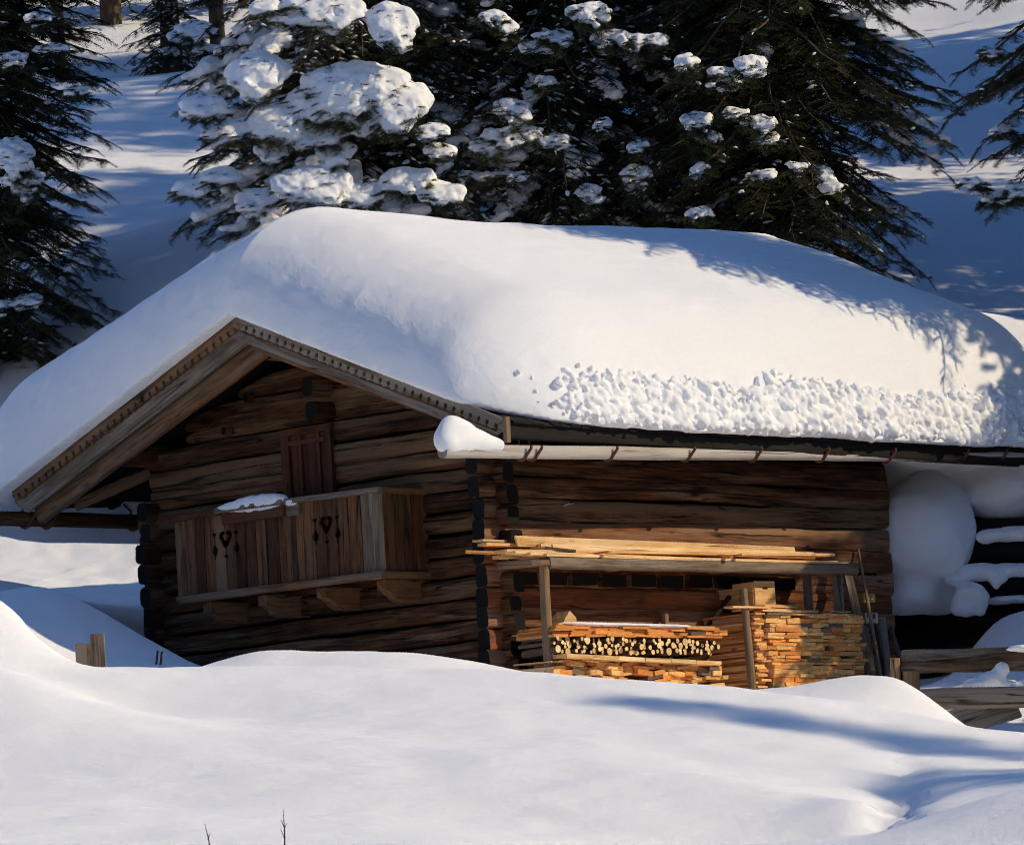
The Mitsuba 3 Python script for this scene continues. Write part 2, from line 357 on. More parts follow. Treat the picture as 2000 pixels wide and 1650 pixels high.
# level ground under the hut
for x_ in (0.5, 3.2, 6.0):
    for y_ in (0.3, 2.7, 5.0):
        a = to_st(np.array([x_, y_, 0.0])); far.append((a[0], a[1], 0.05 + 0.1 * y_))
for x_ in (0.5, 2.5, 4.5, 6.2):
    a = to_st(np.array([x_, -0.7, 0.0])); far.append((a[0], a[1], 0.15))
far = np.array(far)
P_ = np.vstack([np.column_stack([S, C[:, 2]]), far])
ground_fn = RBFInterpolator(P_[:, :2], P_[:, 2], kernel='linear', smoothing=0.02)
rbf_near = RBFInterpolator(P_[:, :2], P_[:, 2], kernel='thin_plate_spline', smoothing=0.004)
def ground_z(s, t):
    q = np.stack([np.ravel(s), np.ravel(t)], 1)
    z1, z2 = rbf_near(q), ground_fn(q)
    w = np.clip((np.maximum(np.abs(q[:, 1]) - 9, np.maximum(q[:, 0] - 112, 40 - q[:, 0])) / 12), 0, 1)
    w = w * w * (3 - 2 * w)
    return (z1 * (1 - w) + z2 * w).reshape(np.shape(s))
def gz(x, y):
    a = to_st(np.array([x, y, 0.0]))
    return float(ground_z(np.array([a[0]]), np.array([a[1]]))[0])

def axis_steps(lo, hi, fine_lo, fine_hi, step, grow=1.13):
    a = list(np.arange(fine_lo, fine_hi + step, step)); d = step
    while a[-1] < hi: d *= grow; a.append(a[-1] + d)
    b, d = [], step; x = fine_lo
    while x > lo: d *= grow; x -= d; b.append(x)
    return np.array(b[::-1] + a)
sa = np.concatenate([axis_steps(-90, 62, 40, 62, 0.07)[:-1], np.arange(62, 78, 0.13), axis_steps(78, 420, 78, 112, 0.3)])
sa = np.unique(np.round(sa, 4)); sa = sa[np.concatenate([[True], np.diff(sa) > 0.04])]
ta = axis_steps(-190, 190, -6.2, 6.4, 0.085)
SS, TT = np.meshgrid(sa, ta, indexing='ij')
ZZ = ground_z(SS, TT)
XX, YY = from_st(SS, TT)
# wind ripples and soft unevenness; crumbs where the path is trodden and where the old snow on the left is rough
q3 = np.stack([XX, YY, XX * 0], -1)
near_w = np.clip(1 - np.abs(TT) / 25, 0, 1)
ZZ = ZZ + (meshkit.fbm(q3 * 0.7, 3, 3) - 0.5) * 0.10 * near_w + (meshkit.fbm(q3 * np.array([1.2, 3.0, 1]), 3, 8) - 0.5) * 0.035 * near_w
path = at(1745, 1555, 48.6); ps = to_st(path)
d_path = np.exp(-(((SS - ps[0]) / 3.0) ** 2 + ((TT - ps[1] - 0.10 * (SS - ps[0])) / 0.22) ** 2))
ZZ = ZZ - d_path * (0.05 + 0.24 * meshkit.fbm(q3 * 6, 3, 21))
rough_l = np.exp(-(((TT + 6.2) / 2.0) ** 2)) * np.clip((SS - 72.2) / 1.0, 0, 1) * np.clip((79 - SS) / 2, 0, 1)
ZZ = ZZ + rough_l * (meshkit.fbm(q3 * 5, 3, 22) - 0.5) * 0.10
nt = len(ta)
i, j = np.meshgrid(np.arange(len(sa) - 1), np.arange(nt - 1), indexing='ij')
A = (i * nt + j).ravel()
quads = np.stack([A, A + 1, A + nt + 1, A + nt], 1)
gv = np.stack([XX, YY, ZZ], -1).reshape(-1, 3)
gm = np.vstack([quads[:, [0, 2, 1]], quads[:, [0, 3, 2]]])
n0 = np.cross(gv[gm[0, 1]] - gv[gm[0, 0]], gv[gm[0, 2]] - gv[gm[0, 0]])
if n0[2] < 0: gm = gm[:, ::-1]
put('snow_ground', (gv, gm), 'snow', smooth=True, kind='structure')

# ------------------------------------------------------------------ the log hut
W, L = 5.27, 6.46          # gable wall (x = 0, y from 0 to W), long wall (y = 0, x from 0 to L)
AY, AZ, PITCH = 2.78, 4.74, 0.40
EY0, EY1 = -1.15, 6.62     # eaves
RX0, RX1 = -1.0, 7.68
hut = 'log_hut'
tag(hut, 'weathered dark brown log hut with balcony, carved gable boards and thick snow on its roof', 'hut')
def roof_z(y): return AZ - PITCH * np.abs(np.asarray(y) - AY)

rs = np.random.default_rng(3)
ST = 0.27                  # how far log ends pass the corner
# gable wall: courses by height
zs = [0.02]
while zs[-1] < 3.66: zs.append(zs[-1] + 0.235 + rs.uniform(-0.012, 0.018))
zc = 3.66
k_wall = hut + '__gable_wall'
course = zs + [3.69, 3.975]
for n in range(len(course)):
    z0 = course[n]; z1 = course[n + 1] if n + 1 < len(course) else 4.24
    if z0 >= 3.6 and n < len(zs): continue
    zmid, hgt = (z0 + z1) / 2, (z1 - z0)
    if zmid < 3.45:
        y0, y1 = -ST * rs.uniform(0.75, 1.1), W + ST * rs.uniform(0.75, 1.1)
        if zmid > 2.95: y0, y1 = 0.10, W + 0.05
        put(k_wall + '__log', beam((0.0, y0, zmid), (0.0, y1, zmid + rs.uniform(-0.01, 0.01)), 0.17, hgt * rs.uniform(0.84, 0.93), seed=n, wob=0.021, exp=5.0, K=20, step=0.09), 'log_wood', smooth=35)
    else:
        yl = AY + (4.62 - z1 + 0.10) / PITCH + 0.25
        yl = {True: 4.86, False: 3.97}[zmid < 3.9]
        a, b = 2 * AY - yl, yl
        # a log with its end rounded off under the roof slope
        outl = Polygon([(a, z0 + 0.03), (b - 0.05, z0 + 0.02), (b, z0 + 0.05), (b - 0.02, z0 + 0.10), (b - 0.22, z1 - 0.10), (b - 0.5, z1 - 0.03), (b - 0.9, z1 - 0.005), (a + 0.9, z1 - 0.005), (a + 0.45, z1 - 0.04), (a, z0 + 0.09)])
        outl = outl.buffer(0.02).buffer(-0.02)
        m = sheet(outl, 0.15, (0.075, 0, 0), (0, 1, 0), (0, 0, 1))
        put(k_wall + '__log', m, 'log_wood', smooth=False)
# short spacer pegs between the top logs
for y_, z_ in ((3.72, 3.965), (4.1, 3.64), (2.1, 3.96)):
    put(k_wall + '__spacer', block((0, y_, z_), (0.1, 0.07, 0.08)), 'log_wood')
# long wall
zl = [0.14]
while zl[-1] < 2.75: zl.append(zl[-1] + 0.235 + rs.uniform(-0.015, 0.015))
k_long = hut + '__long_wall'
for n in range(len(zl) - 1):
    zmid, hgt = (zl[n] + zl[n + 1]) / 2, zl[n + 1] - zl[n]
    x0, x1 = -ST * rs.uniform(0.95, 1.3), L + rs.uniform(-0.045, 0.03)
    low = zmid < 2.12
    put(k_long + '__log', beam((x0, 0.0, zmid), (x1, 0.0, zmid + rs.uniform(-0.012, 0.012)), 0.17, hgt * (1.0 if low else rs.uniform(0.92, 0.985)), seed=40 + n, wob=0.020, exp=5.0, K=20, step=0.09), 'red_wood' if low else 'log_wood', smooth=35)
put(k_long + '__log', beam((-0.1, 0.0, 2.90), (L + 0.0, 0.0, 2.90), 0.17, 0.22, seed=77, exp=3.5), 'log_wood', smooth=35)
# floor joists showing in the long wall
for n in range(10):
    x_ = 0.25 + n * 0.47
    put(k_long + '__joist_end', block((x_, -0.07, 1.60 + rs.uniform(-0.01, 0.01)), (0.16, 0.40 + rs.uniform(-0.05, 0.03), 0.135), [[0, 1, 0], [1, 0, 0], [0, 0, 1]], 0.01), 'log_wood')
# left wall and back wall: log ends at the left corner
for n in range(len(zl) - 1):
    zmid, hgt = (zl[n] + zl[n + 1]) / 2, zl[n + 1] - zl[n]
    put(hut + '__left_wall__log', beam((-ST * rs.uniform(0.8, 1.2), W, zmid), (L + 0.15, W, zmid), 0.17, hgt * 0.9, seed=80 + n, wob=0.012, exp=3.6, K=14, step=0.3), 'log_wood', smooth=35)
    put(hut + '__back_wall__log', beam((L - 0.14, 0.10, zmid + 0.1), (L - 0.14, W + 0.2, zmid + 0.1), 0.17, hgt * 0.97, seed=120 + n, wob=0.012, exp=3.6, K=14, step=0.3), 'log_wood', smooth=35)
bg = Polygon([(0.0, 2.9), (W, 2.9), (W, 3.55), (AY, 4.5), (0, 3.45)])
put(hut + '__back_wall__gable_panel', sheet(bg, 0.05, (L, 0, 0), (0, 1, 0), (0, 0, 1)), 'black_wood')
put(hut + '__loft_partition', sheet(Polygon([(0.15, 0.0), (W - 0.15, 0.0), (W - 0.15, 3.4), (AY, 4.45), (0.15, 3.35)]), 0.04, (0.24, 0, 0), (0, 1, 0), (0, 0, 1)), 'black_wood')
# cross-wall log ends in the gable
for y_, z_, w_ in ((2.53, 3.95, 0.17), (2.50, 3.68, 0.16)):
    put(hut + '__cross_wall__log_end', beam((-0.24, y_, z_), (0.3, y_, z_), w_, 0.215, seed=int(z_ * 10), wob=0.008, exp=3.0, step=0.1), 'log_wood', smooth=35)
# roof: purlins, rafters, boards
def purlin(y_, z_, x0, r, bs='log_wood'):
    put(hut + '__roof__purlin', beam((x0, y_, z_), (L + 0.9, y_, z_), 2 * r, 2 * r, seed=int(y_ * 9), wob=0.01, exp=2.6, step=0.2), bs, smooth=40)
purlin(AY - 0.20, 4.34, -0.80, 0.11); purlin(W, 3.47, -0.72, 0.125); purlin(0.0, 3.30, -0.72, 0.115); purlin(0.42, 3.52, -0.80, 0.07, 'orange_wood')
put(hut + '__roof__brace', beam((-0.62, W + 0.75, 2.98), (0.0, W + 0.12, 3.30), 0.11, 0.14, seed=5), 'log_wood', smooth=35)
put(hut + '__roof__brace', beam((-0.85, W + 1.1, 3.0), (0.3, W + 1.0, 3.05), 0.06, 0.08, seed=6), 'black_wood', smooth=35)
c_ = math.cos(math.atan(PITCH)); s_ = math.sin(math.atan(PITCH))
for sgn, yend in ((1, EY1), (-1, EY0)):
    ln = (abs(yend - AY)) / c_
    dirv = np.array([0, sgn * c_, -s_]); nrm = np.array([0, sgn * s_, c_])
    nb = 17
    for n in range(nb):                      # roof boards run from ridge to eave
        x0 = RX0 + 0.04 + (RX1 - RX0 - 0.04) * n / nb; x1 = RX0 + 0.04 + (RX1 - RX0 - 0.04) * (n + 1) / nb - 0.008
        cen = np.array([(x0 + x1) / 2, AY, AZ - 0.012]) + dirv * ln / 2 - nrm * (0.05 + 0.006 * (n % 2))
        R = np.stack([dirv, np.array([1, 0, 0]), np.cross(dirv, [1, 0, 0])], 1)
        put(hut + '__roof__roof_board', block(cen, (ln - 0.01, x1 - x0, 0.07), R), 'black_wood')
    for n, x_ in enumerate((0.4, 1.9, 3.4, 4.9, 6.3)):
        a = np.array([x_, AY, AZ - 0.18]) + dirv * 0.05; b = np.array([x_, AY, AZ - 0.18]) + dirv * (ln - 0.08)
        put(hut + '__roof__rafter', beam(a, b, 0.1, 0.13, seed=200 + n), 'black_wood', smooth=35)
    # bargeboards: an upper board with a scalloped edge over a plain lower one
    for part, (d0, d1, x_, th, bs) in dict(upper=(-0.01, 0.165 if sgn > 0 else 0.14, RX0 - 0.035, 0.03, 'orange_wood' if sgn > 0 else 'grey_wood'), lower=(0.03, 0.34 if sgn > 0 else 0.255, RX0, 0.04, 'grey_wood')).items():
        tail = 0.10
        outline = Polygon([(-d0 * 0.4, -d0), (ln + (0.02 if part == 'upper' else 0.05), -d0), (ln - (0.03 if part == 'upper' else 0.0) - tail * 0.0, -(d0 + d1) / 2), (ln - 0.10, -d1), (-d1 * PITCH, -d1)])
        if part == 'upper':
            step = 0.128; cuts = []
            for q in range(int(ln / step)):
                u = 0.07 + q * step
                cuts.append(Point(u, -d1 + 0.052).buffer(0.027, 8)); cuts.append(sbox(u - 0.012, -d1 - 0.02, u + 0.012, -d1 + 0.04))
                cuts.append(Point(u + step / 2 - 0.034, -d1 - 0.004).buffer(0.020, 6)); cuts.append(Point(u + step / 2 + 0.034, -d1 - 0.004).buffer(0.020, 6))
            outline = outline.difference(unary_union(cuts))
        ev = nrm
        m = sheet(outline, th, (x_, AY, AZ), dirv, ev)
        # sheet grows along dirv x nrm = +-x; keep the outer face at x_
        lo_x = m[0][:, 0].min(); m = (m[0] - np.array([lo_x - x_, 0, 0]), m[1], m[2])
        put(hut + '__roof__bargeboard', m, bs)
    # holes behind the scallops read dark
    m = sheet(Polygon([(0.02, -0.075), (ln - 0.06, -0.075), (ln - 0.06, -0.158), (0.02, -0.158)]), 0.006, (RX0 - 0.008, AY, AZ), dirv, nrm)
    lo_x = m[0][:, 0].min(); m = (m[0] - np.array([lo_x - (RX0 - 0.0065), 0, 0]), m[1], m[2])
    put(hut + '__roof__backing_strip', m, 'board_wood')
# verge rafter under the left bargeboard and a slimmer one on the right
dl = np.array([0, c_, -s_]); nl = np.array([0, s_, c_])
put(hut + '__roof__verge_rafter', beam(np.array([RX0 + 0.16, AY - 0.08, AZ - 0.02]) - nl * 0.36, np.array([RX0 + 0.16, AY, AZ]) + dl * 4.0 - nl * 0.37, 0.13, 0.24, seed=31, exp=7, up=nl), 'orange_wood', smooth=35)
dr_ = np.array([0, -c_, -s_]); nr = np.array([0, -s_, c_])
put(hut + '__roof__verge_rafter', beam(np.array([RX0 + 0.16, AY + 0.08, AZ - 0.02]) - nr * 0.22, np.array([RX0 + 0.16, AY, AZ]) + dr_ * 4.05 - nr * 0.2, 0.13, 0.14, seed=32, exp=7, up=nr), 'orange_wood', smooth=35)
# eave boards along the long side
ez = float(roof_z(EY0))
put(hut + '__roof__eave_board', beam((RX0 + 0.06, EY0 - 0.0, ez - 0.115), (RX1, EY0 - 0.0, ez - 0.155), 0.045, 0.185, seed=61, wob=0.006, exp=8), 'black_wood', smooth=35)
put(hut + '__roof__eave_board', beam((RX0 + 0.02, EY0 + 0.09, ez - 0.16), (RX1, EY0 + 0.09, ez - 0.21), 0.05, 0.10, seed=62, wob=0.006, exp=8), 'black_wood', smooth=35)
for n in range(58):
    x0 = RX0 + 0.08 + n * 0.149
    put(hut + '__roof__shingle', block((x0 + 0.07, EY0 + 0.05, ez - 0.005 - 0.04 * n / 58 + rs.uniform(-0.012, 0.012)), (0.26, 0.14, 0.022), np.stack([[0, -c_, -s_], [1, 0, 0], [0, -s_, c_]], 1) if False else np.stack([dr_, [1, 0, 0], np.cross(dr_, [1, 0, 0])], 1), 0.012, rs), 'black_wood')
put(hut + '__roof__end_board', block((RX0 + 0.0, EY0 - 0.035, ez - 0.12), (0.27, 0.06, 0.05), np.stack([[0, 0, 1], [1, 0, 0], [0, 1, 0]], 1), 0.004), 'orange_wood')
# gutters: hollowed logs in iron hooks
gl = (-1.90, -1.10, 2.80); gr = (9.0, -1.10, 3.075)
def gutter(p0, p1, r, bs, seed, hooks, lab):
    g = put(hut + '__gutter', beam(p0, p1, 2 * r, 2 * r, seed=seed, wob=0.006, exp=2.3, K=20, step=0.2), bs, smooth=60, label=lab)
    p0, p1 = np.array(p0), np.array(p1)
    for x_ in hooks:
        tpar = (x_ - p0[0]) / (p1[0] - p0[0]); c = p0 + (p1 - p0) * tpar
        a = np.linspace(math.radians(-10), math.radians(-250), 15)
        ring = [c + np.array([0.02 * (1 + math.cos(t)) * 0.0, math.sin(t + math.pi / 2) * 0, 0]) + np.array([0, -math.cos(t) * (r + 0.016), math.sin(t) * (r + 0.016)]) for t in a]
        ring = [c + np.array([0.035, -(r + 0.045), 0.055]), c + np.array([0.03, -(r + 0.05), 0.03])] + ring[1:] + [c + np.array([0.0, 0.02, 0.12]), c + np.array([0.0, 0.14, 0.22])]
        put(g + '__hook', tube(ring, 0.016), 'rust', smooth=50)
def tube(points, r, K=8):
    p = np.asarray(points, float)
    t = np.gradient(p, axis=0); t /= np.linalg.norm(t, axis=1, keepdims=True)
    ref = np.array([0.31, 0.22, 0.92])
    a = np.cross(t, ref); a /= np.linalg.norm(a, axis=1, keepdims=True)
    b = np.cross(t, a)
    an = np.arange(K) * 2 * np.pi / K
    rr = np.broadcast_to(np.asarray(r, float), (len(p),))
    v = p[:, None] + rr[:, None, None] * (np.cos(an)[None, :, None] * a[:, None] + np.sin(an)[None, :, None] * b[:, None])
    N = len(p)
    i, j = np.meshgrid(np.arange(N - 1), np.arange(K), indexing='ij')
    A, B = i * K + j, i * K + (j + 1) % K
    f = np.vstack([np.stack([A, B, B + K], -1).reshape(-1, 3), np.stack([A, B + K, A + K], -1).reshape(-1, 3)])
    V = np.vstack([v.reshape(-1, 3), p[:1], p[-1:]])
    jj = np.arange(K)
    f = np.vstack([f, np.stack([(jj + 1) % K, jj, np.full(K, N * K)], 1), np.stack([jj + (N - 1) * K, (jj + 1) % K + (N - 1) * K, np.full(K, N * K + 1)], 1)])
    m = trimesh.Trimesh(V, f, process=False)
    return V, (f[:, ::-1] if m.volume < 0 else f)
gutter(gl, gr, 0.072, 'pale_wood', 51, (-0.71, -0.55, 0.63, 1.87, 2.97, 4.11, 5.26, 6.56, 7.26), 'pale peeled log gutter held by rusty hooks along the long eave')
gutter((-1.9, 6.5, 2.86), (8.2, 6.5, 2.88), 0.085, 'log_wood', 52, (-0.95, -0.62, 0.72, 2.0, 3.4), 'dark log gutter under the left eave')

# shutter door behind the balcony
k_door = hut + '__door'
DY0, DY1, DZ0, DZ1 = 2.31, 3.10, 1.86, 3.53
xd = -0.115
put(k_door + '__door_board', block((xd + 0.02, (DY0 + DY1) / 2, (DZ0 + DZ1) / 2), (DZ1 - DZ0, DY1 - DY0 - 0.02, 0.03), np.stack([[0, 0, 1], [0, 1, 0], [1, 0, 0]], 1)), 'door_wood')
for y_, w_ in ((DY0 + 0.045, 0.09), (DY1 - 0.06, 0.12), (DY1 - 0.30, 0.035), (DY0 + 0.20, 0.03)):
    put(k_door + '__stile', block((xd - 0.012, y_, (DZ0 + DZ1) / 2), (DZ1 - DZ0, w_, 0.035), np.stack([[0, 0, 1], [0, 1, 0], [1, 0, 0]], 1), 0.004), 'door_wood')
put(k_door + '__lintel', block((xd - 0.016, (DY0 + DY1) / 2, DZ1 - 0.035), (DY1 - DY0, 0.07, 0.035), np.stack([[0, 1, 0], [0, 0, 1], [1, 0, 0]], 1), 0.004), 'door_wood')
put(k_door + '__rail', block((xd - 0.010, (DY0 + DY1) / 2, DZ1 - 0.16), (DY1 - DY0 - 0.22, 0.05, 0.03), np.stack([[0, 1, 0], [0, 0, 1], [1, 0, 0]], 1), 0.004), 'door_wood')

# balcony
kb = hut + '__balcony'
BX, BZ0, BZ1 = -0.70, 1.775, 2.64
def y_of(zx): return 4.30 - (zx - 25) / 1590 * 3.29
edges = [27, 107, 190, 260, 335, 420, 500, 575, 655, 730, 830, 925, 965, 1022, 1105, 1190, 1275, 1362, 1455, 1618]
cut = []
def motif(cy, cz, dy):
    """heart-shaped tulip with two columns, cut through the boards; y grows to the left in the picture"""
    heart = unary_union([Point(-0.040, 0.06).buffer(0.042), Point(0.040, 0.06).buffer(0.042), Polygon([(-0.082, 0.062), (0.082, 0.062), (0.035, -0.035), (0, -0.075), (-0.035, -0.035)])]).buffer(0.004)
    inner = unary_union([Point(-0.016, 0.066).buffer(0.024), Point(0.016, 0.066).buffer(0.024), Polygon([(-0.032, 0.09), (0.032, 0.09), (0.024, 0.02), (0, -0.012), (-0.024, 0.02)]), sbox(-0.012, 0.05, 0.012, 0.12)])
    heart, inner = affinity.scale(heart, 1.22, 1.05, origin=(0, 0)), affinity.scale(inner, 0.95, 0.8, origin=(0, 0.03))
    m = [heart.difference(inner), sbox(-0.006, -0.14, 0.006, -0.05), Polygon([(0, -0.135), (0.034, -0.165), (0.012, -0.178), (0, -0.205), (-0.012, -0.178), (-0.034, -0.165)])]
    for s in (-1, 1):
        x = s * dy
        m += [affinity.scale(c, 1.5, 1.0, origin=(x, 0)) for c in (Polygon([(x - 0.024, 0.098), (x + 0.024, 0.098), (x + 0.006, 0.062), (x - 0.006, 0.062)]), sbox(x - 0.005, -0.05, x + 0.005, 0.07),
              affinity.scale(Point(x, -0.095).buffer(0.028), 1, 1.7), Point(x, -0.038).buffer(0.014), sbox(x - 0.004, -0.2, x + 0.004, -0.14), Point(x, -0.16).buffer(0.011))]
    g = unary_union(m)
    return affinity.translate(g, cy, cz)
z_m1 = at_x(330 + 418 * 0.26, 940 + 450 * 0.26, BX)[2]; z_m2 = at_x(330 + 1192 * 0.26, 940 + 338 * 0.26, BX)[2]
holes = unary_union([motif(y_of(420), z_m1, 0.172), motif(y_of(1191), z_m2, 0.172)]).buffer(0.005)
for n in range(len(edges) - 1):
    y1, y0 = y_of(edges[n]) - 0.005, y_of(edges[n + 1]) + 0.005
    bot = BZ0 - (0.06 if n == 0 else 0.0)
    poly = sbox(y0, bot + rs.uniform(0, 0.012), y1, BZ1 - 0.005).difference(holes)
    bs = 'grey_wood' if n == 18 else 'orange_wood' if n in (0, 4) else 'orange_wood' if n == 12 else 'board_wood'
    th = 0.024 + 0.004 * rs.uniform()
    m = sheet(poly, th, (BX + rs.uniform(-0.004, 0.004), 0, 0), (0, 1, 0), (0, 0, 1), 'v')
    k = put(kb + '__board', m, bs, label='light grey bleached plank near the right corner' if n == 18 else None)
for n, (x0, x1) in enumerate(((-0.695, -0.46), (-0.455, -0.22), (-0.215, -0.02))):
    m = sheet(sbox(x0, BZ0, x1, BZ1 - 0.01), 0.025, (0, 1.03, 0), (1, 0, 0), (0, 0, 1), 'v')
    put(kb + '__side_board', m, 'board_wood')
    m = sheet(sbox(x0, BZ0, x1, BZ1 - 0.01), 0.025, (0, 4.29, 0), (1, 0, 0), (0, 0, 1), 'v')
    put(kb + '__side_board', m, 'board_wood')
m = plank((BX - 0.02, 4.36, BZ1 + 0.005), (BX - 0.02, y_of(420), BZ1 + 0.015), 0.11, 0.065); put(kb + '__handrail', m, 'log_wood')
put(kb + '__handrail', plank((BX - 0.03, y_of(905), BZ1 + 0.02), (BX - 0.03, 0.985, BZ1 + 0.005), 0.10, 0.058), 'grey_wood')
put(kb + '__handrail', plank((BX - 0.02, 1.01, BZ1), (-0.02, 1.01, BZ1), 0.09, 0.06), 'board_wood')
put(kb + '__rail_plank', block((BX - 0.055, y_of(672), BZ1 - 0.075), (0.97, 0.05, 0.13), np.stack([[0, -1, 0.0], [-1, 0, 0], [0, 0, -1]], 1), 0.012), 'door_wood', label='short reddish plank nailed across the middle of the railing')
put(kb + '__rail_plank', block((BX - 0.045, y_of(660), BZ1 + 0.017), (1.06, 0.15, 0.05), np.stack([[0, -1, 0.0], [-1, 0, 0], [0, 0, -1]], 1), 0.012), 'grey_wood')
put(kb + '__rail_plank', block((BX - 0.03, y_of(965), BZ1 - 0.075), (0.20, 0.03, 0.13), np.stack([[0, -1, 0.0], [-1, 0, 0], [0, 0, -1]], 1), 0.006), 'grey_wood')
put(kb + '__floor_beam', beam((BX - 0.06, y_of(80), BZ0 - 0.045), (BX - 0.06, 0.96, BZ0 - 0.045), 0.12, 0.085, seed=91, wob=0.006, exp=7), 'orange_wood', smooth=35)
put(kb + '__floor_beam', beam((BX - 0.06, 0.99, BZ0 - 0.043), (0.0, 0.99, BZ0 - 0.043), 0.10, 0.08, seed=92, wob=0.006, exp=7), 'orange_wood', smooth=35)
for n in range(4):
    put(kb + '__floor_board', block((BX + 0.09 + 0.17 * n, 2.64, BZ0 - 0.02), (3.2, 0.16, 0.04), np.stack([[0, -1, 0.0], [1, 0, 0], [0, 0, 1]], 1)), 'board_wood')
for zx in (213, 640, 1087, 1537):
    zt = BZ0 - 0.09; y_ = y_of(zx)
    prof = Polygon([(-0.62, zt), (0.05, zt), (0.05, zt - 0.24), (-0.36, zt - 0.24), (-0.42, zt - 0.215), (-0.46, zt - 0.20), (-0.485, zt - 0.165), (-0.53, zt - 0.15), (-0.56, zt - 0.115), (-0.62, zt - 0.11)])
    put(kb + '__bracket', sheet(prof, 0.13, (0, y_ + 0.065, 0), (1, 0, 0), (0, 0, 1)), 'orange_wood')
# ------------------------------------------------------------------ snow on the roof, gutter and railing
def snow_cap():
    h = 0.032
    lo = np.array([-1.75, -1.95, 2.6]); hi = np.array([9.4, 8.5, 6.65])
    ax = [np.arange(a, b + h, h) for a, b in zip(lo, hi)]
    X, Y, Z = np.meshgrid(*ax, indexing='ij', sparse=True)
    yy = Y - AY
    base = AZ + 0.03 - PITCH * (np.sqrt(yy ** 2 + 0.35 ** 2) - 0.35)
    base = np.minimum(base, AZ + 0.03 - PITCH * np.abs(yy) + 0.0)
    zq = Z - base
    H = 1.36 - 0.035 * np.clip(-yy, 0, 9) + 0.10 * np.clip(yy, 0, 9) + 0.10 * np.clip((X - 3) / 4, 0, 1) - 0.10 * np.exp(-(yy / 0.8) ** 2)
    rf, rb, re0, re1 = 1.75, 1.0, 1.0, 0.9
    x0, x1, y0, y1 = RX0 - 0.17, RX1 + 1.15, EY0 - 0.16, EY1 + 1.2
    px = np.where(X < x0 + rf, (x0 + rf - X) / rf, np.where(X > x1 - rb, (X - x1 + rb) / rb, 0)); px = np.clip(px, 0, None)
    py = np.where(Y < y0 + re0, (y0 + re0 - Y) / re0, np.where(Y > y1 - re1, (Y - y1 + re1) / re1, 0)); py = np.clip(py, 0, None)
    pz = np.where(zq > 0, zq / H, -zq / 0.13)
    pe = 2.0
    F = ((px ** pe + py ** pe) ** (2.05 / pe) + pz ** 2.05) ** (1 / 2.05) - 1
    F = F * 0.75
    # not below the roof boards inside the eaves
    near = np.abs(F) < 0.3
    I = np.argwhere(near); P = I * h + lo
    soft = (meshkit.fbm(P * 0.38, 2, 4) - 0.5) * 0.08 + (meshkit.fbm(P * np.array([2.0, 4.0, 4.0]), 2, 9) - 0.5) * 0.014
    dz = P[:, 2] - (AZ - PITCH * np.abs(P[:, 1] - AY))
    band = np.clip((0.70 - dz) / 0.25, 0, 1) * np.clip((y0 + 1.0 - P[:, 1]) / 0.3, 0, 1) * np.clip((P[:, 0] + 0.9) / 1.6, 0, 1)
    F[near] += soft + band * (0.06 - 0.12 * meshkit.fbm(P * np.array([3.2, 3.2, 2.0]), 3, 19))
    # broken crumbs along the eave face: many small chunks frozen onto it
    zone = (np.abs(F[near]) < h) & (dz < 0.60 + 0.42 * (meshkit.fbm(P * 1.2, 2, 3) - 0.5)) & (dz > 0.07) & (P[:, 1] < y0 + 1.0) & (P[:, 0] > -0.6) & (P[:, 0] < 8.2)
    rr = np.random.default_rng(31)
    cand = P[zone]
    dens = (meshkit.noise(cand * np.array([1.1, 1.1, 1.6]), 17) + 0.15) * np.clip((cand[:, 0] + 0.6) / 1.4, 0.0, 1) * np.clip((0.85 - dz[zone]) / 0.4, 0, 1)
    cand = cand[rr.uniform(size=len(cand)) < np.clip(dens * 2.4 - 0.45, 0.02, 1)]
    balls = []
    for c in cand[rr.choice(len(cand), min(len(cand), 12000), replace=len(cand) < 12000)]:
        r = rr.choice([0.014, 0.021, 0.031, 0.046, 0.070], p=[.38, .3, .2, .09, .03]) * np.clip((0.95 - (c[2] - (AZ - PITCH * abs(c[1] - AY)) )) / 0.5, 0.4, 1.0)
        c = c + np.array([0, 0.25, -0.08]) * r + rr.normal(0, 0.012, 3)
        balls.append((*c, *(r * rr.uniform(0.75, 1.3, 3))))
    return join([surface_nets(F, lo, h), blob(balls, 0.0165, 0.013, 0.016, 16.0, 6)])
put('roof_snow', snow_cap(), 'snow', smooth=True, label='deep smooth cap of snow covering the whole hut roof', cat='snow')
b = []
for x_, y_, z_, r in ((-1.74, -1.10, 2.97, 0.17), (-1.68, -1.09, 3.01, 0.14), (-1.52, -1.10, 2.94, 0.15), (-1.33, -1.10, 2.91, 0.115), (-1.20, -1.10, 2.89, 0.085), (-1.10, -1.10, 2.88, 0.065), (-1.84, -1.10, 2.90, 0.10)):
    b.append((x_, y_, z_, r * 1.05, 0.11, r))
put('gutter_snow', blob(b, 0.02, 0.10, 0.012, 5), 'snow', smooth=True, label='bright white lump of snow on the left end of the pale gutter', cat='snow')
b = [(BX - 0.04, y_of(z), BZ1 + 0.045, 0.085, 0.12, h_) for z, h_ in ((450, 0.03), (520, 0.06), (590, 0.085), (660, 0.10), (740, 0.10), (810, 0.09), (870, 0.07))]
put('railing_snow', blob(b, 0.012, 0.05, 0.004, 6), 'snow', smooth=True, label='thin pillow of snow lying on the balcony railing', cat='snow')
b = [(BX - 0.02, y_of(z), BZ1 + 0.01, 0.05, 0.06, 0.035) for z in (935, 960, 980)]
put('railing_snow', blob(b, 0.01, 0.04, 0.004, 6), 'snow', smooth=True, label='tiny dab of snow beside the end of the railing plank', cat='snow')
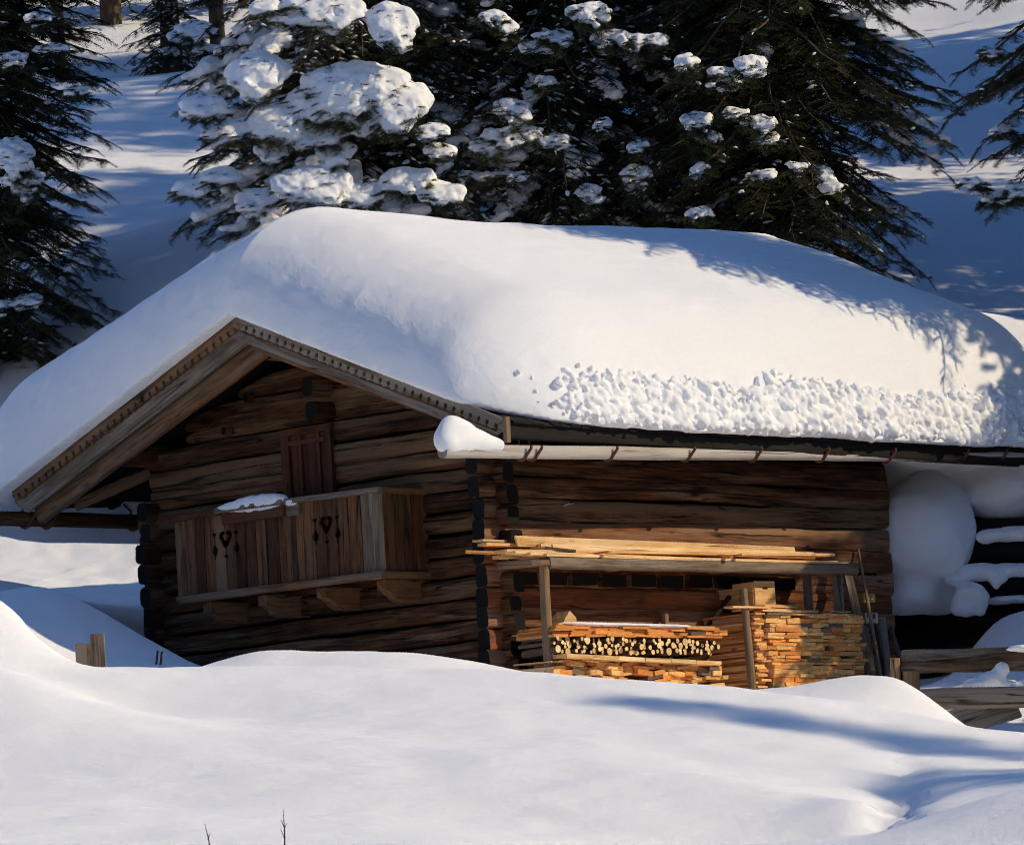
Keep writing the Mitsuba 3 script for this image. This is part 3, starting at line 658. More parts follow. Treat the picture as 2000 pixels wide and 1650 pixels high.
# ------------------------------------------------------------------ firewood, planks, rack, fence, odds and ends
fr = np.random.default_rng(5)
XZ = np.stack([[0, -1, 0], [1, 0, 0], [0, 0, 1]], 1).astype(float)      # grain along -y: end faces look out of the stack
def tilt(a, R):
    c, s = math.cos(a), math.sin(a)
    return np.array([[c, 0, -s], [0, 1, 0], [s, 0, c]]) @ R
def hue(bs): return {'fresh_wood': 'yellow', 'orange_fresh': 'orange', 'grey_wood': 'grey'}.get(bs, 'pale')
def end_row(x0, x1, z0, z1, yf, depth, th, wr, name, bsdf, label, group, gap=0.004, tl=0.05, cat='firewood', jut=0.05, alt=None, limit=None):
    """Courses of sawn pieces seen on their ends, laid from z0 up to z1 between x0 and x1."""
    z = z0
    while z < z1 - 0.012:
        h = th * fr.uniform(0.7, 1.35); h = min(h, z1 - z)
        x = x0 + fr.uniform(-0.06, 0.03)
        xe = x1 + fr.uniform(-0.05, 0.06)
        while x < xe - 0.05:
            w = fr.uniform(*wr)
            w = min(w, xe - x)
            if fr.uniform() > 0.05:
                bs = bsdf if (alt is None or fr.uniform() > 0.3) else alt
                if fr.uniform() < 0.06: bs = 'grey_wood'
                hh = h * fr.uniform(0.82, 0.98)
                put(name, block((x + w / 2, yf + depth / 2 + fr.uniform(-jut, jut * 0.6), z + hh / 2), (depth, w - gap, hh), tilt(fr.uniform(-tl, tl), XZ), 0.012, fr), bs, label=f"{hue(bs)} {label}, {('lower', 'middle', 'upper')[min(2, int(3 * (z - z0) / (z1 - z0)))]} courses, {('left', 'middle', 'right')[min(2, max(0, int(3 * (x + w / 2 - x0) / (x1 - x0))))]} third", cat=cat, group=group)
            x += w
        z += h
FY = -0.88
zb, zt = 0.35, 1.02
G1_ = 'sawn offcuts at the bottom of the front stack'
end_row(-0.15, 2.50, 0.36, 0.655, FY, 0.55, 0.046, (0.06, 0.25), 'offcut', 'fresh_wood', 'sawn offcut in the bottom layers of the front woodpile', G1_, tl=0.16, alt='orange_fresh', jut=0.07)
for n in range(6):
    x0 = -0.12 + n * 0.41
    put('laid_board', block((x0 + 0.2, FY - 0.01, 0.685 - 0.012 * n), (0.40, 0.3, 0.042), [[math.cos(0.03), 0, 0.03], [0, 1, 0], [-0.03, 0, 1]], 0.008, fr), 'fresh_wood', label=('leftmost', 'second from left', 'third from left', 'third from right', 'second from right', 'rightmost')[n] + ' pale short board laid lengthwise under the round logs', cat='board', group='boards under the round logs')
# round logs
zr0 = 0.715
placed = []
for n in range(3500):
    r_ = fr.choice([0.018, 0.022, 0.028, 0.034, 0.042], p=[.12, .22, .28, .23, .15])
    x_ = fr.uniform(-0.14, 2.42); z_ = fr.uniform(zr0 + r_ * 0.7, 0.905 - r_ * 0.5 - 0.012 * x_)
    if x_ > 2.0 and r_ > 0.03: continue
    if all((x_ - a) ** 2 + (z_ - b) ** 2 > (r_ + c) ** 2 * 0.92 for a, b, c in placed):
        placed.append((x_, z_, r_))
for x_, z_, r_ in placed[:260]:
    yj = FY + fr.uniform(-0.07, 0.05)
    put('round_log', beam((x_, yj, z_), (x_ + fr.uniform(-0.03, 0.03), yj + 0.5, z_ + fr.uniform(-0.02, 0.02)), 2 * r_, 2 * r_, seed=fr.integers(0, 99), wob=0.003, exp=2.2, K=9, step=0.25), 'bark_wood', smooth=True, label=('thick' if r_ > 0.03 else 'thin') + ' round branch log in the front woodpile, ' + ('left', 'middle', 'right')[min(2, int(3 * (x_ + 0.14) / 2.56))] + ' third, ' + ('lower' if z_ < 0.805 else 'upper') + ' half of the log layer', cat='firewood', group='round logs in the front stack')
end_row(-0.14, 2.56, 0.905, 1.02, FY, 0.55, 0.030, (0.18, 0.5), 'slab', 'orange_fresh', 'thin slab end high in the front woodpile', 'orange slabs on top of the front stack', tl=0.03, alt='orange_fresh')
for n in range(4):
    x0 = 0.05 + n * 0.05
    put('cover_board', block((1.2 + 0.12 * n, FY + 0.08 + 0.14 * n, 1.033 + 0.014 * (n % 2) - 0.006 * n), (2.5 - 0.25 * n, 0.15, 0.018), tilt(-0.008, np.eye(3)), 0.006, fr), 'fresh_wood', label=('front', 'second', 'third', 'rear')[n] + ' long pale board lying along the top of the front woodpile', cat='board', group='boards covering the front stack')
put('board_snow', blob([(0.1 + 0.13 * q, FY + 0.12 + 0.05 * (q % 2), 1.046 - 0.001 * q, 0.14, 0.13, 0.022 if q > 0 else 0.012) for q in range(16)], 0.012, 0.03, 0.004, 3), 'snow', smooth=True, label='thin film of snow on the boards over the front woodpile', cat='snow')
# small stack in the hut corner
end_row(0.12, 0.66, 0.36, 0.62, -0.42, 0.3, 0.045, (0.12, 0.36), 'corner_offcut', 'fresh_wood', 'sawn piece low in the small hut-corner woodpile', 'pieces of the corner woodpile', alt='grey_wood')
for n in range(26):
    r_ = fr.uniform(0.02, 0.036); x_ = fr.uniform(0.13, 0.62); z_ = 0.65 + 0.045 * (n % 5) + fr.uniform(-0.01, 0.01)
    put('corner_log', beam((x_, -0.48 + fr.uniform(-.05, .05), z_), (x_, -0.12, z_), 2 * r_, 2 * r_, seed=n, wob=0.003, exp=2.2, K=9, step=0.25), 'bark_wood', smooth=True, label='round log end in the small shaded woodpile in the hut corner', cat='firewood', group='round logs in the corner woodpile')
end_row(0.10, 0.66, 0.875, 1.04, -0.42, 0.3, 0.032, (0.2, 0.5), 'corner_slab', 'orange_fresh', 'thin slab atop the small hut-corner woodpile', 'slabs of the corner woodpile')
put('split_log', sheet(Polygon([(0, 0), (0.24, 0.0), (0.22, 0.1), (0.13, 0.17), (0.05, 0.09)]), 0.2, (0.36, -0.35, 1.045), (1, 0, 0), (0, 0, 1)), 'fresh_wood', label='pale split log leaning on top of the small corner woodpile', cat='firewood')
# right stack: ends to the front, sides to the left
RS0, RS1 = 3.30, 4.86
end_row(RS0, RS1, 0.30, 1.19, -0.92, 0.85, 0.044, (0.08, 0.40), 'sawn_board', 'fresh_wood', 'board end in the tall right woodpile', 'boards of the right woodpile', gap=0.003, tl=0.025, alt='orange_fresh', jut=0.03)
for n in range(34):                         # cross pieces forming the stack's left side
    z_ = 0.32 + n * 0.026
    ln = fr.uniform(0.55, 0.85); 
    put('cross_board', block((RS0 - 0.10 + fr.uniform(-0.06, 0.02), -0.90 + ln / 2 + fr.uniform(-0.02, 0.06), z_), (ln, 0.16, 0.024), XZ @ np.diag([1, 1, 1.0]), 0.008, fr), 'fresh_wood' if n % 3 else 'orange_fresh', label=('lower', 'middle', 'upper')[min(2, n // 12)] + ' long board on the shaded left side of the right woodpile', cat='firewood', group='side boards of the right woodpile')
for n, (x0, x1, z_) in enumerate(((3.2, 4.2, 1.215), (3.3, 4.0, 1.245), (3.05, 4.45, 1.232), (2.7, 3.4, 1.25), (3.35, 3.95, 1.275), (3.3, 4.1, 1.30))):
    put('top_board', plank((x0, -0.86 + 0.1 * (n % 3), z_), (x1, -0.80 + 0.1 * (n % 3), z_ + fr.uniform(-0.015, 0.015)), 0.12, 0.02), 'fresh_wood', label='loose pale board lying on top of the right woodpile', cat='board', group='loose boards on the right woodpile')
put('white_slat', plank((4.35, -0.86, 1.215), (4.72, -0.86, 1.212), 0.08, 0.014), 'pale_wood', label='short white slat on the right end of the right woodpile', cat='board')
# wooden crate on the right stack
cx, cy, cz = 3.42, -0.60, 1.30
cr = tag(key('crate'), 'open wooden crate with hand slots sitting on the right woodpile', 'crate')
side_l = sbox(0, 0, 0.62, 0.26).difference(sbox(0.06, 0.055, 0.22, 0.10)).difference(sbox(0.40, 0.055, 0.56, 0.10)).difference(sbox(0.30, 0.21, 0.62, 0.3))
put(cr + '__side', sheet(side_l, 0.014, (cx, cy, cz), (0, 1, 0), (0, 0, 1)), 'fresh_wood')
put(cr + '__side', sheet(sbox(0, 0, 0.62, 0.24), 0.014, (cx + 0.33, cy, cz), (0, 1, 0), (0, 0, 1)), 'fresh_wood')
end_p = sbox(0, 0, 0.34, 0.27).difference(sbox(0.13, 0.18, 0.22, 0.20))
put(cr + '__end', sheet(end_p, 0.016, (cx + 0.015, cy, cz), (1, 0, 0), (0, 0, 1)), 'fresh_wood')
put(cr + '__end', sheet(end_p, 0.016, (cx + 0.015, cy + 0.62, cz), (1, 0, 0), (0, 0, 1)), 'fresh_wood')
put(cr + '__bottom', block((cx + 0.17, cy + 0.31, cz + 0.012), (0.3, 0.6, 0.014)), 'fresh_wood')
# rack: posts, beams
rk = tag(key('plank_rack'), 'rough wooden rack along the long wall carrying planks above the woodpiles', 'rack')
RYF = -0.78
put(rk + '__post', beam((-0.13, RYF, 0.2), (-0.12, RYF, 1.68), 0.105, 0.105, seed=301, wob=0.008, exp=2.4, K=12), 'post_wood', smooth=True, label='tall bark-stripped front post, orange at its top')
put(rk + '__post_cap', block((-0.10, RYF, 1.70), (0.26, 0.14, 0.06), None, 0.02, fr), 'post_wood')
put(rk + '__beam', beam((-0.10, RYF - 0.02, 1.70), (4.95, RYF - 0.02, 1.70), 0.12, 0.125, seed=302, wob=0.006, exp=6, K=16, step=0.3), 'grey_wood', smooth=True)
for x_ in (-0.06, 1.6, 3.3, 4.8):
    put(rk + '__cross_beam', beam((x_, RYF - 0.02, 1.72), (x_, -0.02, 1.73), 0.10, 0.09, seed=int(310 + x_), wob=0.006, exp=4), 'post_wood', smooth=True)
put(rk + '__post', block((4.72, RYF + 0.05, 0.95), (1.48, 0.10, 0.06), [[0, 1, 0], [0, 0, 1], [1, 0, 0]], 0.006), 'grey_wood')
put(rk + '__post', block((4.55, RYF + 0.35, 0.95), (1.48, 0.10, 0.05), [[0, 1, 0], [0, 0, 1], [1, 0, 0]], 0.006), 'grey_wood')
put(rk + '__brace', beam((3.0, -0.2, 1.02), (3.36, -0.3, 1.42), 0.05, 0.05, seed=330), 'black_wood', smooth=True)
# planks on the rack
lay = [(-0.55, 3.7, 0.30, 1.93, 0.03, 0.13, 0.0), (0.15, 4.62, 0.42, 1.90, 0.045, 0.16, -.01), (-0.55, 4.75, 0.56, 1.845, 0.03, 0.2, 0.01), (-0.5, 4.70, 0.66, 1.80, 0.028, 0.16, -.012), (-0.35, 4.80, 0.74, 1.785, 0.026, 0.14, -.006), (-0.15, 4.60, 0.80, 1.775, 0.03, 0.12, -.004), (0.4, 4.9, 0.50, 1.80, 0.03, 0.2, 0.0), (-0.3, 4.4, 0.30, 1.81, 0.03, 0.2, 0.004), (0.8, 4.95, 0.18, 1.86, 0.03, 0.18, -.01), (-0.45, 4.6, 0.14, 1.98, 0.024, 0.16, -0.008)]
for n, (x0, x1, y_, z_, th, w, sl) in enumerate(lay):
    put('stored_plank', plank((x0, -y_, z_ - sl), (x1, -y_ + fr.uniform(-0.05, 0.05), z_ + sl * 3), w, th), 'fresh_wood', label='long pale plank stored on the wall rack, number ' + str(n + 1) + ' of the pile' if False else ('topmost rear', 'wide upper', 'long middle', 'front middle', 'lower front', 'lowest front', 'lower middle', 'lower rear', 'rear', 'highest')[n] + ' long pale plank lying on the wall rack', cat='plank', group='planks stored on the rack')
put('stored_plank', plank((-0.15, -0.42, 1.965), (4.45, -0.36, 1.93), 0.12, 0.022, up=(0, -1, 0.3)), 'fresh_wood', label='broad pale plank tilted on edge, its face to the front, upper in the rack', cat='plank')
put('stored_plank', plank((0.2, -0.62, 1.885), (4.5, -0.60, 1.87), 0.07, 0.022, up=(0, -1, 0.3)), 'fresh_wood', label='narrow pale plank tilted on edge below the broad one in the rack', cat='plank')
put('stored_plank', plank((-0.62, -0.12, 1.87), (-0.05, -0.66, 1.80), 0.22, 0.02), 'orange_fresh', label='short orange plank sticking out at the left end of the rack', cat='plank')
put('stored_plank', plank((0.05, -0.62, 1.875), (0.45, -0.70, 1.84), 0.06, 0.03), 'bark_wood', label='short dark-edged plank lying across the left end of the stored planks', cat='plank')
for x_, z_ in ((0.75, 1.818), (2.9, 1.822), (2.7, 1.79)):
    put('spacer_stick', block((x_, -0.80, z_), (0.05, 0.3, 0.02)), 'orange_fresh', label='small spacer stick between the stored planks, ' + {0.75: 'nearest the left post', 2.9: 'rightmost', 2.7: 'lower one under the right half'}[x_], cat='stick', group='spacer sticks on the rack')
# standing posts in front of the stacks
put('stake', beam((3.02, -0.86, 0.2), (3.03, -0.80, 1.46), 0.085, 0.085, seed=341, wob=0.006, exp=2.3, K=12), 'post_wood', smooth=True, label='grey round stake standing before the gap between the two woodpiles', cat='stake')
put('stake', beam((2.42, -0.18, 0.3), (2.42, -0.16, 1.24), 0.085, 0.085, seed=342, wob=0.005, exp=2.3, K=12), 'post_wood', smooth=True, label='short pale stake showing behind the right end of the front woodpile', cat='stake')
# leaning poles at the right corner
def lean(px0, py0, px1, py1, y0, y1, w, bs, label, group=None, flat=None):
    a, b = at_y(px0, py0, y0), at_y(px1, py1, y1)
    m = beam(b, a, w, w, seed=fr.integers(0, 99), wob=0.006, exp=2.4, K=10) if flat is None else plank(b, a, w, flat, up=(0, -1, 0.2))
    put('leaning_pole', m, bs, smooth=flat is None, label=label, cat='pole', group=group)
lean(1676, 1072, 1722, 1330, -0.12, -0.95, 0.035, 'post_wood', 'thin long stick leaning in front of the other poles at the right corner')
lean(1650, 1098, 1705, 1340, -0.3, -0.75, 0.14, 'grey_wood', 'wide grey board leaning against the right end of the rack', flat=0.035)
lean(1722, 1210, 1738, 1340, -0.35, -0.75, 0.10, 'grey_wood', 'short stout grey pole leaning nearest the hut corner')
lean(1690, 1228, 1708, 1340, -0.3, -0.7, 0.085, 'grey_wood', 'grey pole leaning directly below the small boxes')
lean(1706, 1215, 1726, 1340, -0.3, -0.72, 0.06, 'black_wood', 'dark thin pole leaning between two grey poles at the right corner')
lean(1738, 1222, 1764, 1300, -0.05, -0.4, 0.05, 'grey_wood', 'small grey slat leaning outward past the hut corner', flat=0.03)
lean(1660, 1110, 1680, 1140, -0.1, -0.2, 0.04, 'red_wood', 'short reddish stick leaning high behind the rack end')
# small boxes with print
p = at_y(1690, 1168, -0.30)
put('carton', block(p, (0.20, 0.12, 0.10), None, 0.004, fr), 'carton_yellow', label='small yellowish box with pale triangles, upper of two boxes by the leaning poles', cat='box')
p2 = at_y(1695, 1207, -0.32)
cb = put('carton', block(p2, (0.22, 0.12, 0.115), None, 0.004, fr), 'carton_grey', label='small grey box with blue lettering, lower of two boxes by the leaning poles', cat='box')
tm = meshkit.text_mesh('ER', 0.05, 0.003, bold=True)
tv = np.array(tm.vertices)
put(cb + '__lettering', (np.array([p2[0] - 0.09, p2[1] - 0.064, p2[2] + 0.0]) + np.stack([tv[:, 0], -tv[:, 2], tv[:, 1]], 1), np.array(tm.faces)), 'ink_blue')
put(cb + '__lettering', block((p2[0] + 0.04, p2[1] - 0.0625, p2[2] + 0.02), (0.05, 0.004, 0.05)), 'ink_blue')
for q in range(3):
    c_t = p + np.array([-0.06 + 0.05 * q, -0.0625, -0.02])
    put('carton__mark', sheet(Polygon([(-0.016, 0), (0.016, 0), (0, 0.028)]), 0.002, c_t, (1, 0, 0), (0, 0, 1)), 'ink_white')
# fence in front at the right
fn = tag(key('rail_fence'), 'rough fence of two split rails at the right edge before the dark hollow', 'fence')
def rail(px0, py0, px1, py1, depth, w, hgt, bs, seed):
    a, b = at(px0, py0, depth), at(px1, py1, depth - 1.2)
    put(fn + '__rail', beam(a, b, w, hgt, seed=seed, wob=0.018, exp=3.4, step=0.12), bs, smooth=True)
rail(1765, 1295, 2130, 1282, 61.5, 0.12, 0.25, 'post_dark', 401); rail(1798, 1368, 2130, 1352, 60.6, 0.12, 0.225, 'post_dark', 402)
for px, py0, py1, w in ((1752, 1285, 1400, 0.10), (1783, 1310, 1420, 0.17), (2060, 1230, 1450, 0.14)):
    put(fn + '__post', beam(at(px, py1, 61.4), at(px - 4, py0, 61.4), w, w * 0.8, seed=px, wob=0.006, exp=5), 'post_wood', smooth=True)
put('fallen_board', plank(at(1955, 1300, 61.9), at(2090, 1245, 61.6), 0.25, 0.04, up=(0.3, -1, 0.2)), 'grey_wood', label='grey slanting board leaning on the fence at the right edge', cat='board')
put('fallen_board', plank(at(1840, 1420, 61.2), at(1985, 1375, 61.4), 0.3, 0.04, up=(0.3, -1, 0.5)), 'grey_wood', label='grey board half buried in snow below the lower fence rail', cat='board')
def pad(points, depth, label):
    b = []
    for px, py, rw, rh in points:
        q = at(px, py, depth); k = depth / FOCAL
        b.append((*q, rw * k, rw * k * 0.8 + 0.03, rh * k))
    put('fence_snow', blob(b, 0.02, 0.07, 0.015, 7, 5), 'snow', smooth=True, label=label, cat='snow')
pad([(1905, 1338, 26, 12), (1935, 1325, 20, 14), (1958, 1305, 14, 14), (1975, 1338, 18, 10)], 60.8, 'twisted strip of snow hanging on the lower fence rail')
pad([(1985, 1345, 16, 12), (2010, 1335, 18, 12)], 60.5, 'small snow clump on the lower rail at the picture edge')
pad([(1990, 1266, 30, 6), (2040, 1262, 30, 8)], 60.5, 'narrow strip of snow on top of the upper fence rail')
# snow-covered log pile behind the right corner
lp = tag(key('log_pile'), 'pile of dark logs under heavy snow behind the right corner of the hut', 'log pile')
for n, (py, hh) in enumerate(((1022, 22), (1080, 32), (1148, 34), (1210, 34), (1262, 30))):
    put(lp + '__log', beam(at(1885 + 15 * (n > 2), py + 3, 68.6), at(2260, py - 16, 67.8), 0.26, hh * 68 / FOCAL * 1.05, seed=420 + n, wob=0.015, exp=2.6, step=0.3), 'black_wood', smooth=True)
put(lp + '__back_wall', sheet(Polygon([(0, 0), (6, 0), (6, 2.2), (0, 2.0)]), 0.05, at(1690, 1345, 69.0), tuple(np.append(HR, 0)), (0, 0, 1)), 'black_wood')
def pile_snow(strokes, label, h=0.04, rough=0.05, blend=0.16):
    b = []
    for px, py, rw, rh, dp in strokes:
        k = dp / FOCAL; q = at(px, py, dp)
        b.append((*q, rw * k, rw * k, rh * k))
    put('pile_snow', blob(b, h, blend, rough, 2.2, 8), 'snow', smooth=True, label=label, cat='snow')
pile_snow([(1792, 1050, 112, 105, 68.0), (1815, 1010, 85, 90, 68.2), (1740, 1010, 90, 110, 68.9), (1830, 955, 150, 55, 69.6), (1720, 980, 90, 90, 69.5), (1965, 962, 95, 56, 68.7), (2080, 955, 110, 62, 68.7), (2200, 955, 110, 62, 68.7), (1775, 1168, 80, 36, 68.1), (1840, 1165, 55, 36, 68.3), (1740, 1160, 60, 40, 68.5)], 'huge rounded snow mass bulging over the log pile', 0.045, 0.06, 0.12)
def band(x0, x1, y0, y1, dp, hh, label, extra=()):
    n = int((x1 - x0) / 13)
    st = [(x0 + (x1 - x0) * q / n, y0 + (y1 - y0) * q / n + fr.uniform(-2, 2), 20, hh * fr.uniform(0.85, 1.15), dp + fr.uniform(-0.05, 0.05)) for q in range(n + 1)]
    pile_snow(st + list(extra), label, 0.022, 0.035, 0.05)
band(1895, 2260, 1118, 1096, 67.6, 15, 'ragged band of snow along the third log of the pile', [(1870, 1132, 26, 14, 67.6), (1946, 1136, 8, 16, 67.5), (1942, 1126, 10, 14, 67.5), (1960, 1128, 8, 10, 67.5)])
pile_snow([(1895 + fr.uniform(-26, 26), 1148 + 48 * (q % 9) / 8 + fr.uniform(-6, 6), fr.uniform(9, 15), fr.uniform(7, 12), 67.4) for q in range(34)] + [(1915, 1165, 12, 10, 67.4), (1868, 1140, 22, 8, 67.5)], 'drooping tuft of snow at the left end of the lower logs', 0.02, 0.045, 0.05)
band(1925, 2260, 1047, 1030, 67.8, 13, 'smooth band of snow along the second log of the pile')
band(1945, 2260, 1172, 1158, 67.7, 6, 'thin strip of snow on the lowest visible log')
# stubs at the left
k1 = put('board_stub', block(at(192, 1290, 59.6), (0.55, 0.15, 0.05), np.stack([[0, 0, 1], [-HD[1] * -1, -HD[0], 0] if False else np.append(HR, 0), np.append(HD, 0)], 1), 0.01), 'grey_wood', label='upright weathered board sticking out of the snow left of the hut', cat='board')
put('board_stub', block(at(165, 1300, 59.9), (0.45, 0.16, 0.04), np.stack([[0, 0, 1], np.append(HR, 0), np.append(HD, 0)], 1), 0.02), 'grey_wood', label='lower snow-edged board beside the upright one left of the hut', cat='board')
for a, b in (((302, 1310), (308, 1270)), ((311, 1310), (316, 1272))):
    put('thin_stick', tube([at(*a, 62.6), at((a[0] + b[0]) / 2 + 1, (a[1] + b[1]) / 2, 62.6), at(*b, 62.6)], 0.012, 6), 'bark', smooth=True, label='thin stick standing in the snow at the hut\'s left corner', cat='stick', group='sticks at the left corner')
# bare twigs poking out of the near snow
def twig(px, py, top, dp, label, branches):
    base = at(px, py, dp); tip = at(px + top[0], py + top[1], dp)
    ln = np.linalg.norm(tip - base)
    ms = [tube([base, base * 0.5 + tip * 0.5 + RIGHT * 0.006, tip], [0.006, 0.005, 0.002], 6)]
    for u, dx, dy in branches:
        q = base + (tip - base) * u
        ms.append(tube([q, q + RIGHT * dx * 0.5 + UPV * dy * 0.6, q + RIGHT * dx + UPV * dy], [0.004, 0.003, 0.0015], 5))
    put('twig', join(ms), 'bark', smooth=True, label=label, cat='twig')
twig(556, 1665, (-3, -84), 43.8, 'taller bare forked twig at the bottom of the snow', ((0.35, -0.03, 0.07), (0.5, 0.02, 0.06), (0.62, -0.025, 0.05)))
twig(412, 1670, (-12, -62), 43.8, 'shorter bare twig left of the forked one', ((0.5, 0.02, 0.05),))
put('straw', tube([at_y(1101, 988, -0.1), at_y(1110, 984, -0.12), at_y(1122, 983, -0.1)], [0.006, 0.008, 0.004], 5), 'pale_plain', smooth=True, label='tiny pale straw caught between the upper wall logs', cat='straw')
# ------------------------------------------------------------------ spruces
def spray_template(kind, seed):
    """A flat side twig 1 m long along +x, shoots to both sides, needles as small spikes; returns triangles (n, 3, 3)."""
    r = np.random.default_rng(seed)
    tris = []
    def spike(p, d, n, ln, w):
        s = np.cross(d, n); s /= np.linalg.norm(s) + 1e-9
        tris.append([p + s * w, p - s * w, p + d * ln])
    def shoot(p, d, n, ln, nn, nl, w):
        s = np.cross(d, n); s /= np.linalg.norm(s) + 1e-9
        tris.append([p - s * w * .5, p + s * w * .5, p + d * ln * 1.02])
        tris.append([p - n * w * .5, p + n * w * .5, p + d * ln])
        for k in range(nn):
            q = p + d * ln * (k + 0.4 + r.uniform(-.2, .2)) / nn
            ang = r.uniform(0, 2 * np.pi)
            side = s * math.cos(ang) + n * math.sin(ang)
            dd = d * 0.75 + side * 0.7; dd /= np.linalg.norm(dd)
            spike(q, dd, np.cross(dd, d) + 1e-3, nl, w * 0.42)
    X, Z = np.array([1.0, 0, 0]), np.array([0, 0, 1.0])
    fine = kind == 'fine'
    ns = 15 if fine else 7
    nn, nl, w = (7, 0.062, 0.036) if fine else (0, 0, 0.16)
    for k in range(ns):
        u = 0.08 + 0.88 * k / ns
        sg = 1 if k % 2 else -1
        ln = (0.42 * (1 - u) + 0.13) * r.uniform(0.75, 1.2)
        a = math.radians(r.uniform(40, 68))
        d = np.array([math.cos(a), sg * math.sin(a), r.uniform(-0.38, 0.05)]); d /= np.linalg.norm(d)
        p = X * u + Z * (-0.10 * u * u)
        shoot(p, d, Z, ln, nn, nl, w)
    for k in range(5 if fine else 2):
        m = 5 if fine else 2
        shoot(X * k / m + Z * (-0.1 * (k / m) ** 2), np.array([1, 0, -0.12]), Z, 1.05 / m, nn, nl, w)
    return np.array(tris)
FINE = [spray_template('fine', 100 + k) for k in range(5)]
COARSE = [spray_template('coarse', 200 + k) for k in range(4)]

def spruce(base, height, r_low, z_low, fine_band, seed, lean=0.0, trunk_r=0.22, label=None, group=None, dabs=0.5, droop=0.5, density=1.0, side=None, taper=0.85, coarse_scale=1.0, snow_lumps=((), ()), lump_h=0.022, snow_pads=0.0, limb=True):
    """base (x, y, z); branches from z_low up; fine_band = (lo, hi) heights with full needles; snow dabs on the sprays."""
    r = np.random.default_rng(seed)
    base = np.asarray(base, float)
    t = tag(key('spruce_tree'), label, 'tree', group)
    zz = np.linspace(-0.6, height, 14)
    put(t + '__trunk', tube([base + (0, 0, z) for z in zz], [trunk_r * max(0.05, 1 - max(z, 0) / height) for z in zz], 10), 'bark', smooth=True)
    ftri, ctri, limbs, dab, balls = [], [], [], [], []
    z = z_low
    while z < height - 0.3:
        frac = (z - z_low) / (height - z_low)
        Lb = r_low * (1 - frac) ** taper + 0.15
        Lb *= min(1.0, 0.66 + 0.34 * (z - z_low) / 1.8)
        in_fine = fine_band[0] < z + base[2] < fine_band[1]
        n = int((7 if in_fine else 6) * density + r.uniform(0, 1))
        for k in range(n):
            az = r.uniform(0, 2 * np.pi)
            ln = Lb * r.uniform(0.72, 1.12)
            dxy = np.array([math.cos(az), math.sin(az), 0])
            facing = -(dxy[:2] @ HD)
            if in_fine and facing < -0.55 and r.uniform() < 0.5: continue
            up0 = r.uniform(-0.1, 0.2) + 0.35 * frac
            m = 9
            u = np.linspace(0, 1, m)
            dz = ln * (up0 * u - (droop + 0.25 * (1 - frac)) * u ** 1.6 * r.uniform(0.7, 1.2) + 0.16 * np.clip(u - 0.7, 0, 1) ** 1.3 * 3)
            sway = r.uniform(-0.28, 0.28) * ln * u ** 2
            pts_ = base + np.array([0, 0, z]) + dxy * (ln * u)[:, None] + np.array([-dxy[1], dxy[0], 0]) * sway[:, None] + np.array([0, 0, 1]) * dz[:, None]
            if limb: limbs.append(tube(pts_[::2] if not in_fine else pts_, np.linspace(0.03, 0.006, len(pts_[::2] if not in_fine else pts_)) * (0.5 + ln * 0.4), 4))
            tg = np.gradient(pts_, axis=0); tg /= np.linalg.norm(tg, axis=1, keepdims=True)
            ns = max(4, int(ln / (0.068 if in_fine else 0.24 * coarse_scale)))
            for q in range(ns):
                uu = 0.16 + 0.84 * (q + r.uniform(0, 0.9)) / ns
                p = np.array([np.interp(uu, u, pts_[:, c]) for c in range(3)])
                d = np.array([np.interp(uu, u, tg[:, c]) for c in range(3)])
                sg = 1 if q % 2 else -1
                a = math.radians(r.uniform(38, 92)) * sg if uu < 0.96 else 0
                sidev = np.cross([0, 0, 1.0], d); sidev /= np.linalg.norm(sidev) + 1e-9
                dd = d * math.cos(a) + sidev * math.sin(a) + np.array([0, 0, -r.uniform(-0.05, 0.5) * (0.3 + droop)]); dd /= np.linalg.norm(dd)
                sl = (0.25 + 0.19 * ln * (1 - uu)) * r.uniform(0.65, 1.05)
                if not in_fine: sl *= 1.4
                nv = np.cross(dd, sidev * (1 if sg > 0 else 1)); nv = np.array([0, 0, 1.0]) - dd * dd[2]; nv /= np.linalg.norm(nv) + 1e-9
                nv = nv + sidev * r.uniform(-0.35, 0.35); nv -= dd * (nv @ dd); nv /= np.linalg.norm(nv)
                R = np.stack([dd, np.cross(nv, dd), nv], 1) * sl
                tpl = (FINE if in_fine else COARSE)[r.integers(0, 4)]
                (ftri if in_fine else ctri).append(tpl.reshape(-1, 3) @ R.T + p)
                if in_fine and r.uniform() < dabs:
                    c = p + dd * sl * r.uniform(0.1, 0.8) + np.array([0, 0, 0.012 - 0.03 * sl])
                    sz = sl * r.uniform(0.05, 0.15)
                    dab.append((c, dd, sz * r.uniform(1.0, 1.9), sz * r.uniform(0.7, 1.1), sz * r.uniform(0.35, 0.6), r.integers(0, 4)))
                    if r.uniform() < 0.5:
                        c2 = c + np.array([r.uniform(-1, 1), r.uniform(-1, 1), -0.2]) * sz
                        dab.append((c2, dd, sz * 0.8, sz * 0.5, sz * 0.35, r.integers(0, 4)))
            if in_fine and r.uniform() < snow_pads:
                for uu in np.arange(0.35, 0.95, 0.05):
                    p = np.array([np.interp(uu, u, pts_[:, c]) for c in range(3)])
                    w = r.uniform(0.045, 0.085) * (1.15 - abs(uu - 0.6)) * min(1.3, 0.5 + ln / 2)
                    balls.append((*(p + r.uniform(-0.06, 0.06, 3) + [0, 0, w * 0.3]), w * 1.25, w * 1.25, w * 0.75))
        z += (0.17 if in_fine else 0.34) * r.uniform(0.8, 1.2) / max(0.6, density ** 0.5)
